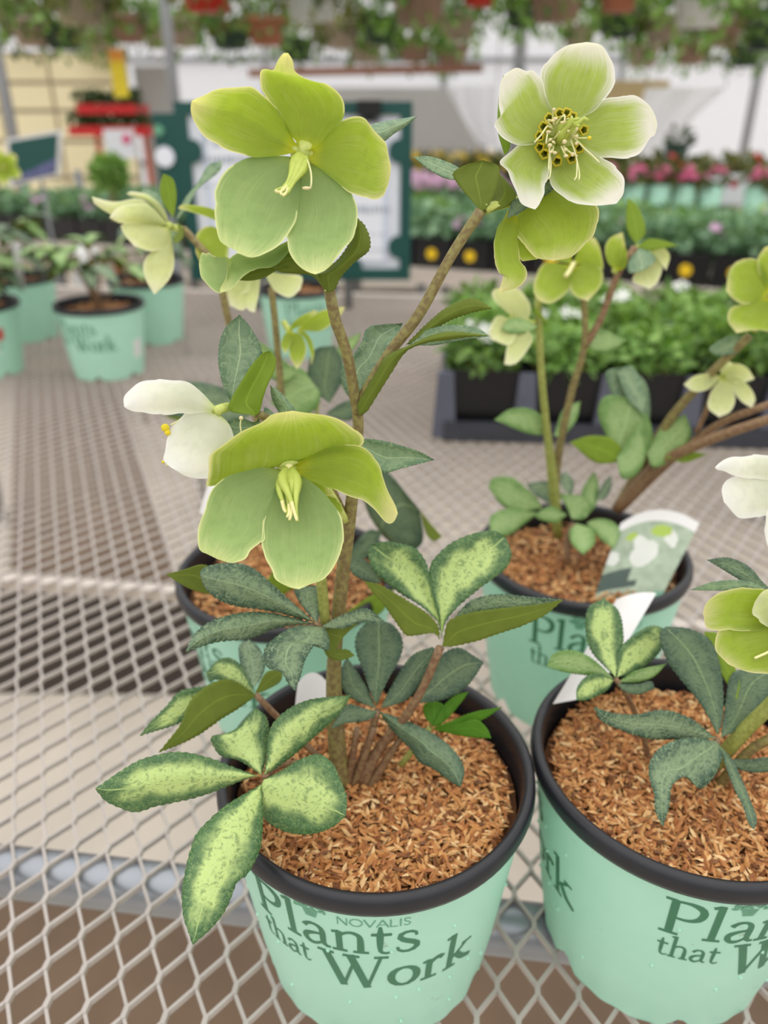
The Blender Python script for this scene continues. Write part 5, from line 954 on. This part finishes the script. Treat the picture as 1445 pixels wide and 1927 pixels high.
def price_board(px0, py0, px1, py1, Y, label, spotx, spoty, to_z, posts=True):
    a, c = WY(px0, py0, Y), WY(px1, py1, Y); t = thing('price_sign', ((a[0]+c[0])/2, Y, c[2]), label, 'sign')
    bx('panel', (a[0]+c[0])/2, (a[2]+c[2])/2, c[0]-a[0], a[2]-c[2], Y, .01, 'paper', t); q = WY(spotx, spoty, Y-.008); V, F = ball((q[0], Y-.008, q[2]), .026*Y/5, 10, 7, (1, .15, 1)); mesh('red_motif', V, F, 'hot_pink', t)
    V, F = tube([((a[0]+c[0])/2, Y+.012, to_z), ((a[0]+c[0])/2, Y+.012, a[2]-.05)], .01, 3, 6); mesh('stake', V, F, 'post_grey', t)
price_board(194, 243, 258, 298, 5.0, 'white price sign with a pink motif below the red shelves', 238, 262, FZ)
price_board(1330, 328, 1400, 385, 4.7, 'white price sign with a red motif among pink flowered pots', 1382, 346, .0)
price_board(1245, 282, 1278, 312, 6.4, 'small white sign behind the pink flowered pots', 1262, 290, .0) if False else None
# round clipped shrub
q = WY(205, 325, 3.2); t = thing('globe_shrub', (q[0], 3.2, FZ), 'round clipped green shrub on a thin stem below the red shelves', 'shrub'); V, F = leaf_cloud(q, (.065, .065, .055), 420, .03, shell=.5); mesh('foliage', V, F, 'foliage_bright', t)['kind'] = 'stuff'
V, F = tube([(q[0], 3.2, FZ), (q[0], 3.2, q[2])], .01, 3, 7); mesh('stem', V, F, 'stem', t); q2 = WY(145, 320, 4.2)
V, F = tube([(q2[0], 4.2, FZ), (q2[0], 4.2, q2[2])], .02, 3, 8); tag(mesh('bench_leg', V, F, 'post_grey', None, base=(q2[0], 4.2, FZ)), 'short grey post below the red shelves', 'post')

# ------------------------------------------------------------------ cell tray of bedding plants on the bench
ty0 = WZ(1000, 842, 0)
tz = .108
tr_x0, tr_x1 = WZ(845, 800, .0)[0], 1.05; YT0 = WZ(1050, 845, 0)[1]-.0; YT1 = YT0+.42; tyaw = math.radians(-4)
tc_ = np.array([(tr_x0+tr_x1)/2, (YT0+YT1)/2, 0])
def TR(x, y, z): return np.array([tc_[0]+x*math.cos(tyaw)-y*math.sin(tyaw), tc_[1]+x*math.sin(tyaw)+y*math.cos(tyaw), z])
tx, ty = (tr_x1-tr_x0)/2, (YT1-YT0)/2
trays = []
ncol = 8; cw = 2*tx/ncol
t = thing('carry_tray', (tc_[0], tc_[1], 0), 'shallow black carry tray on the mesh bench at right', 'tray')
parts = [box(TR(0, 0, .004), (2*tx, 2*ty, .006), tyaw), box(TR(0, -ty, .016), (2*tx, .008, .03), tyaw), box(TR(0, ty, .016), (2*tx, .008, .03), tyaw), box(TR(-tx, 0, .016), (.008, 2*ty, .03), tyaw), box(TR(tx, 0, .016), (.008, 2*ty, .03), tyaw)]
V, F = join(parts); mesh('body', V, F, 'tray_black', t, False)
for k in range(ncol+1):
    x = -tx+k*cw; V, F = box(TR(x, -ty+.006, .055), (.036, .014, .10), tyaw); V[[1, 3, 5, 7]] += (TR(x, -ty+.006, 0)*np.array([1, 1, 0])-V[[1, 3, 5, 7]]*np.array([1, 1, 0]))*.35; mesh('rib', V, F, 'tray_rib', t, False)
ROW = ['front', 'second', 'third', 'rear']
nrow = 4; rw = 2*ty/nrow
for i in range(ncol):
    for j in range(nrow):
        x, y = -tx+(i+.5)*cw, -ty+(j+.5)*rw; s = min(cw, rw)/2*.86; g = thing('cell_pot', TR(x, y, .008), 'black plastic cell pot, %s from left in the %s row of the carry tray' % (NTH[i], ROW[j]), 'pot', 'cell pots in the carry tray')
        V = []; 
        for sz, z in ((.78, .008), (1.0, tz)):
            for ux, uy in ((-1, -1), (1, -1), (1, 1), (-1, 1)): V.append(TR(x+ux*cw*.43*sz, y+uy*rw*.43*sz, z))
        F = [(0, 1, 5, 4), (1, 2, 6, 5), (2, 3, 7, 6), (3, 0, 4, 7), (3, 2, 1, 0)]; mesh('wall', V, F, 'clip_black', g, False)
        V2 = [TR(x+ux*cw*.40, y+uy*rw*.40, tz-.008) for ux, uy in ((-1, -1), (1, -1), (1, 1), (-1, 1))]; mesh('soil', V2, [(0, 1, 2, 3)], 'soil', g, False)
        V, F = leaf_cloud(TR(x, y, tz+.018), (cw*.5, rw*.5, .036), 330, .019, up=1.); w = (i*7+j*3) % 5 == 0
        pl = thing('bedding_plant', TR(x, y, tz-.008), ('white blooming bedding plant' if w else 'leafy green bedding plant')+', %s from left in the carry tray %s row' % (NTH[i], ROW[j]), 'plant', 'bedding plants in bloom in the carry tray' if w else 'bedding plants in the carry tray')
        mesh('foliage', V, F, 'foliage_bright' if (i+j) % 3 else 'foliage_green', pl)['kind'] = 'stuff'
        if w: V, F = bloom_cloud(TR(x, y, tz+.045), (cw*.3, rw*.3, .02), 4, .013); mesh('blossom', V, F, 'bloom_white', pl)

# ------------------------------------------------------------------ far benches
def far_bench(name, pa, pb, depth, z, label, th=.05):
    """bench whose front edge runs from pa to pb (world xy)"""
    a, c = np.array(pa), np.array(pb); yaw = math.atan2(c[1]-a[1], c[0]-a[0]); l = np.linalg.norm(c-a); nrm = np.array([-math.sin(yaw), math.cos(yaw)]); m_ = (a+c)/2+nrm*depth/2
    t = thing(name, (m_[0], m_[1], FZ), label, 'bench'); V, F = box((m_[0], m_[1], z-th/2), (l, depth, th), yaw); mesh('top', V, F, 'rail_paint', t, False)
    for fx in (-.42, 0, .42):
        for fy in (-.4, .4): q = m_+np.array([math.cos(yaw), math.sin(yaw)])*l*fx+nrm*depth*fy; V, F = box((q[0], q[1], (FZ+z-th)/2), (.05, .05, z-th-FZ), yaw); mesh('leg', V, F, 'post_grey', t, False)
    return a, np.array([math.cos(yaw), math.sin(yaw)]), nrm, l, yaw
e0, e1 = WZ(770, 503, 0.), WZ(1445, 552, 0.); dr = (e1-e0)/np.linalg.norm(e1-e0)
a, dx_, nr, ln, yw = far_bench('display_bench', (e0-dr*3.0)[:2], (e1+dr*.5)[:2], 1.15, 0., 'pale slab topped display bench behind the carry tray')
def off_of(px): 
    q = WZ(px, 503+(px-770)*.0726, 0.); return float(np.dot(q[:2]-a, dx_))
k = 0; n_tr = 9
x_start, x_end = off_of(-120), off_of(1520)
for i in range(26):
    s_ = x_start+(x_end-x_start)*(i+.5)/26; q = a+dx_*s_+nr*.13
    t = thing('pack_tray', (q[0], q[1], 0), 'black plant pack with a yellow price disc, %s to the right of the framed sign' % NTH[min(17, sum(1 for w_ in range(i) if x_start+(x_end-x_start)*(w_+.5)/26 > off_of(760)))] if s_ > off_of(760) else 'black plant pack on the left end of the display bench', 'tray', 'plant packs along the display bench' if s_ > off_of(760) else 'plant packs on the left of the display bench')
    V, F = box((q[0], q[1], .045), ((x_end-x_start)/26*.93, .22, .09), yw); mesh('pack', V, F, 'clip_black', t, False)
    if s_ > off_of(760):
        r_ = q-nr*.115; V, F = tube([(r_[0], r_[1]-.004, .045), (r_[0], r_[1]+.008, .045)], .017, 3, 20); mesh('price_disc', V, F, 'price_yellow', t, False)
    for jj in range(2):
        pp = q+dx_*(jj-.5)*.085; V, F = leaf_cloud((pp[0], pp[1], .125), (.06, .10, .045), 90, .036, up=1.); pl = thing('bedding_plant', (pp[0], pp[1], .09), 'blue green bedding plant on the display bench %s' % ('front row, behind the carry tray' if s_ > off_of(760) else 'left of the framed sign'), 'plant', 'display bench front row right' if s_ > off_of(760) else 'display bench front row left'); mesh('foliage', V, F, 'foliage_blue', pl)['kind'] = 'stuff'
        if (i+jj) % 2 == 0: V, F = bloom_cloud((pp[0], pp[1]-.05, .13), (.03, .03, .03), 3, .02); mesh('blossom', V, F, 'bloom_mauve', pl)
# dense rows of foliage behind
for rowi in range(5):
    for i in range(30):
        s_ = x_start+(x_end-x_start)*(i+.5+.3*(rowi % 2))/30; q = a+dx_*s_+nr*(.36+rowi*.17); V, F = leaf_cloud((q[0], q[1], .07), (.085, .075, .06), 90, .04, up=1.)
        tag(mesh('ground_cover_plant', V, F, 'foliage_blue' if (rowi+i) % 4 else 'foliage_bright', None, True, base=(q[0], q[1], 0)), 'low grey green plant in the dense rows on the display bench', 'plant', 'dense rows on the display bench')
# second, farther bench with flowering pots
g0, g1 = WZ(770, 398, -.02), WZ(1445, 412, -.02); dr2 = (g1-g0)/np.linalg.norm(g1-g0)
a2, dx2, nr2, ln2, yw2 = far_bench('display_bench', (g0-dr2*2.6)[:2], (g1+dr2*.8)[:2], 1.5, -.02, 'farther display bench carrying pink flowered pots')
def s2(px): q = WZ(px, 398+(px-770)*.0207, -.02); return float(np.dot(q[:2]-a2, dx2))
for i, px in enumerate((1142, 1191, 1240, 1289, 1338, 1425, 1474)):
    q = a2+dx2*s2(px)+nr2*.14; c = (q[0], q[1], -.02); t = thing('mint_pot', c, 'small mint green pot, %s from left in the far row of pink flowers' % NTH[i], 'pot', 'mint pots of pink flowers'); V, F = lathe([(.05, 0), (.064, .15), (.06, .15), (.058, .13)], c, 20); mesh('wall', V, F, 'pot_mint', t)
    V, F = lathe([(.001, .135), (.058, .135)], c, 16); mesh('soil', V, F, 'soil', t)
    pl = thing('primrose', (q[0], q[1], .115), 'pink flowered plant, %s from left in the far row of mint pots' % NTH[i], 'plant', 'pink flowers in mint pots'); V, F = leaf_cloud((q[0], q[1], .16), (.085, .085, .045), 60, .05, up=1.); mesh('foliage', V, F, 'foliage_olive', pl)['kind'] = 'stuff'
    V, F = bloom_cloud((q[0], q[1]-.03, .165), (.06, .05, .06), 16, .024); mesh('blossom', V, F, 'bloom_pink', pl)
for i in range(10):
    q = a2+dx2*s2(748+i*19)+nr2*(.15+.1*(i % 2)); pl = thing('pink_daisy_plant', (q[0], q[1], -.02), 'mound of mauve pink flowers, %s to the right of the framed sign' % NTH[i], 'plant', 'mauve flower mounds right of the sign'); V, F = leaf_cloud((q[0], q[1], .05), (.09, .09, .07), 70, .04, up=1.); mesh('foliage', V, F, 'foliage_blue', pl)['kind'] = 'stuff'
    V, F = bloom_cloud((q[0], q[1], .10), (.09, .08, .07), 26, .022); mesh('blossom', V, F, 'bloom_mauve', pl)
for i in range(26):
    q = a2+dx2*s2(720+i*30)+nr2*(.75+.2*(i % 2)); bl = ['bloom_red', None, None, 'bloom_yellow', None, None][i % 6] if i > 6 else 'bloom_yellow'; nm_ = {'bloom_red': 'red', 'bloom_yellow': 'yellow', None: 'no'}[bl]
    pl = thing('bedding_plant', (q[0], q[1], -.02), 'olive green plant with %s flowers along the far display bench' % nm_, 'plant', 'back row with %s flowers' % nm_); V, F = leaf_cloud((q[0], q[1], .12), (.16, .14, .13), 110, .06, up=.8); mesh('foliage', V, F, 'foliage_olive', pl)['kind'] = 'stuff'
    if bl: V, F = bloom_cloud((q[0], q[1]-.05, .17), (.13, .1, .10), 6, .026); mesh('blossom', V, F, bl, pl)
q = a2+dx2*s2(1315)+nr2*1.3; pl = thing('potted_evergreen', (q[0], q[1], -.02), 'small dark pot standing up behind the pink flowers', 'plant'); V, F = lathe([(.06, 0), (.08, .33), (.07, .33)], (q[0], q[1], -.02), 20); mesh('pot', V, F, 'basket_green', pl); V, F = leaf_cloud((q[0], q[1], .34), (.09, .09, .05), 60, .05); mesh('foliage', V, F, 'foliage_dark', pl)['kind'] = 'stuff'

# ------------------------------------------------------------------ hanging baskets
def basket(px, py, Y, r, colour, label, bloom=None, full=1., top=2.35):
    p = WY(px, py, Y); p = np.array([p[0], Y, p[2]]); h = r*1.15; t = thing('hanging_basket', (p[0], p[1], p[2]-h/2), label, 'hanging basket', 'hanging baskets along the top')
    V, F = lathe([(.01, -h/2), (r*.72, -h/2), (r*.98, h/2-.02), (r*1.06, h/2-.02), (r*1.06, h/2), (r*.95, h/2), (r*.93, h/2-.03)], p, 28); mesh('pot', V, F, colour, t)
    n = int(175*full); V1 = leaf_cloud((p[0], p[1], p[2]+h*.75), (r*1.75, r*1.6, r*1.1), n, r*.44, up=.6, droop=.35); V2 = leaf_cloud((p[0], p[1]-.0, p[2]+h*.1), (r*1.5, r*1.45, r*1.2), int(n*.4), r*.40, up=.4, droop=.9, shell=.75)
    V, F = join([V1, V2]); mesh('foliage', V, F, random.choice(['foliage_green', 'foliage_green', 'foliage_bright', 'foliage_olive']), t)['kind'] = 'stuff'
    parts = []
    for k in range(3): w = 6.283*k/3+.5; parts.append(tube([(p[0]+r*math.cos(w), p[1]+r*math.sin(w), p[2]+h/2), (p[0], p[1], top-.06)], .004, 2, 5))
    parts.append(tube([(p[0], p[1], top-.07), (p[0]+.02, p[1], top-.02), (p[0], p[1], top+.03), (p[0]-.02, p[1], top)], .005, 8, 5)); V, F = join(parts); mesh('hanger', V, F, 'post_grey', t)
    if bloom: V, F = bloom_cloud((p[0], p[1]-r*.9, p[2]+h*.3), (r*1.8, r*.9, r*1.2), 9, .035); mesh('blossom', V, F, bloom, t)
Yn, Yf, Yg = 4.4, 5.6, 6.9
near = [(-60, 20, 'taupe', None, 'leftmost'), (150, 10, 'taupe', None, 'trailing'), (390, -14, 'red', 'bloom_pink', 'red'), (585, 2, 'white', None, 'white'), (788, 12, 'brown', None, 'brown'), (903, -16, 'red', None, 'small red'), (1048, 6, 'brown', None, 'pale brown'), (1165, -4, 'terracotta', 'bloom_purple', 'rust'), (1318, 14, 'white', 'bloom_purple', 'pale grey'), (1500, 10, 'green', None, 'rightmost')]
lab_n = {-60: 'taupe hanging basket at the very left of the nearest row', 150: 'taupe hanging basket above the yellow banner', 390: 'red hanging basket with pink blooms above the upper left flower', 585: 'white hanging basket near the top centre', 788: 'brown hanging basket near the top centre', 903: 'red hanging basket half cut off at the top edge', 1048: 'brown hanging basket above the right open flower', 1165: 'rust hanging basket with purple blooms right of the brown one', 1318: 'pale grey hanging basket with purple blooms at upper right', 1500: 'dark hanging basket at the very right of the nearest row'}
for px, py, cl, bl, _ in near: basket(px, py, Yn, .135 if px not in (903, 1165) else .10, 'basket_'+cl, lab_n[px], bl, 1.0)
mid = [(60, 62, 'taupe'), (118, 68, 'green'), (240, 55, 'brown'), (345, 62, 'taupe'), (432, 68, 'green'), (500, 60, 'terracotta'), (640, 66, 'taupe'), (720, 58, 'green'), (985, 26, 'green'), (1163, 46, 'green'), (1250, 55, 'taupe'), (1358, 62, 'brown'), (1440, 70, 'green'), (860, 50, 'taupe')]
lab_m = ['taupe basket above the cream wall', 'dark green basket left of the banner', 'brown basket right of the banner', 'taupe basket behind the left roof post', 'dark green basket left of the upper left flower tip', 'terracotta basket right above the flower tip', 'taupe basket left of top centre in the middle row', 'dark green basket near top centre in the middle row', 'dark green basket left of the right open flower', 'dark green basket right of the right open flower', 'taupe basket above the plastic sheet', 'brown basket at upper right in the middle row', 'dark green basket cut by the right edge', 'taupe basket above the end of the brown board']
for (px, py, cl), l in zip(mid, lab_m): basket(px, py, Yf, .125, 'basket_'+cl, 'hanging '+l, None, .9, 2.5)
back = [(30, 48), (185, 82), (300, 70), (560, 95), (690, 98), (780, 96), (850, 105), (1090, 70), (1210, 105), (1300, 100), (1400, 105)]
lab_b = ['above the far left roof post', 'just above the banner top', 'left of the roof post by the framed sign', 'over the left end of the brown board', 'over the middle of the brown board', 'over the brown board, third from its left end', 'over the right end of the brown board', 'behind the right open flower', 'over the pale timber board', 'over the white plastic sheet', 'at the far right']
for (px, py), l in zip(back, lab_b): basket(px, py, Yg, .13, random.choice(['basket_taupe', 'basket_brown', 'basket_green']), 'small distant hanging basket '+l, None, .8, 2.7)
for Y, z, l in ((Yn, 2.35, 'nearest'), (Yf, 2.5, 'middle'), (Yg, 2.7, 'farthest')):
    V, F = tube([(-6, Y, z), (6, Y, z)], .02, 3, 8); tag(mesh('hanging_rail', V, F, 'post_grey', None, base=(0, Y, z)), 'grey overhead pipe carrying the %s row of baskets' % l, 'rail')
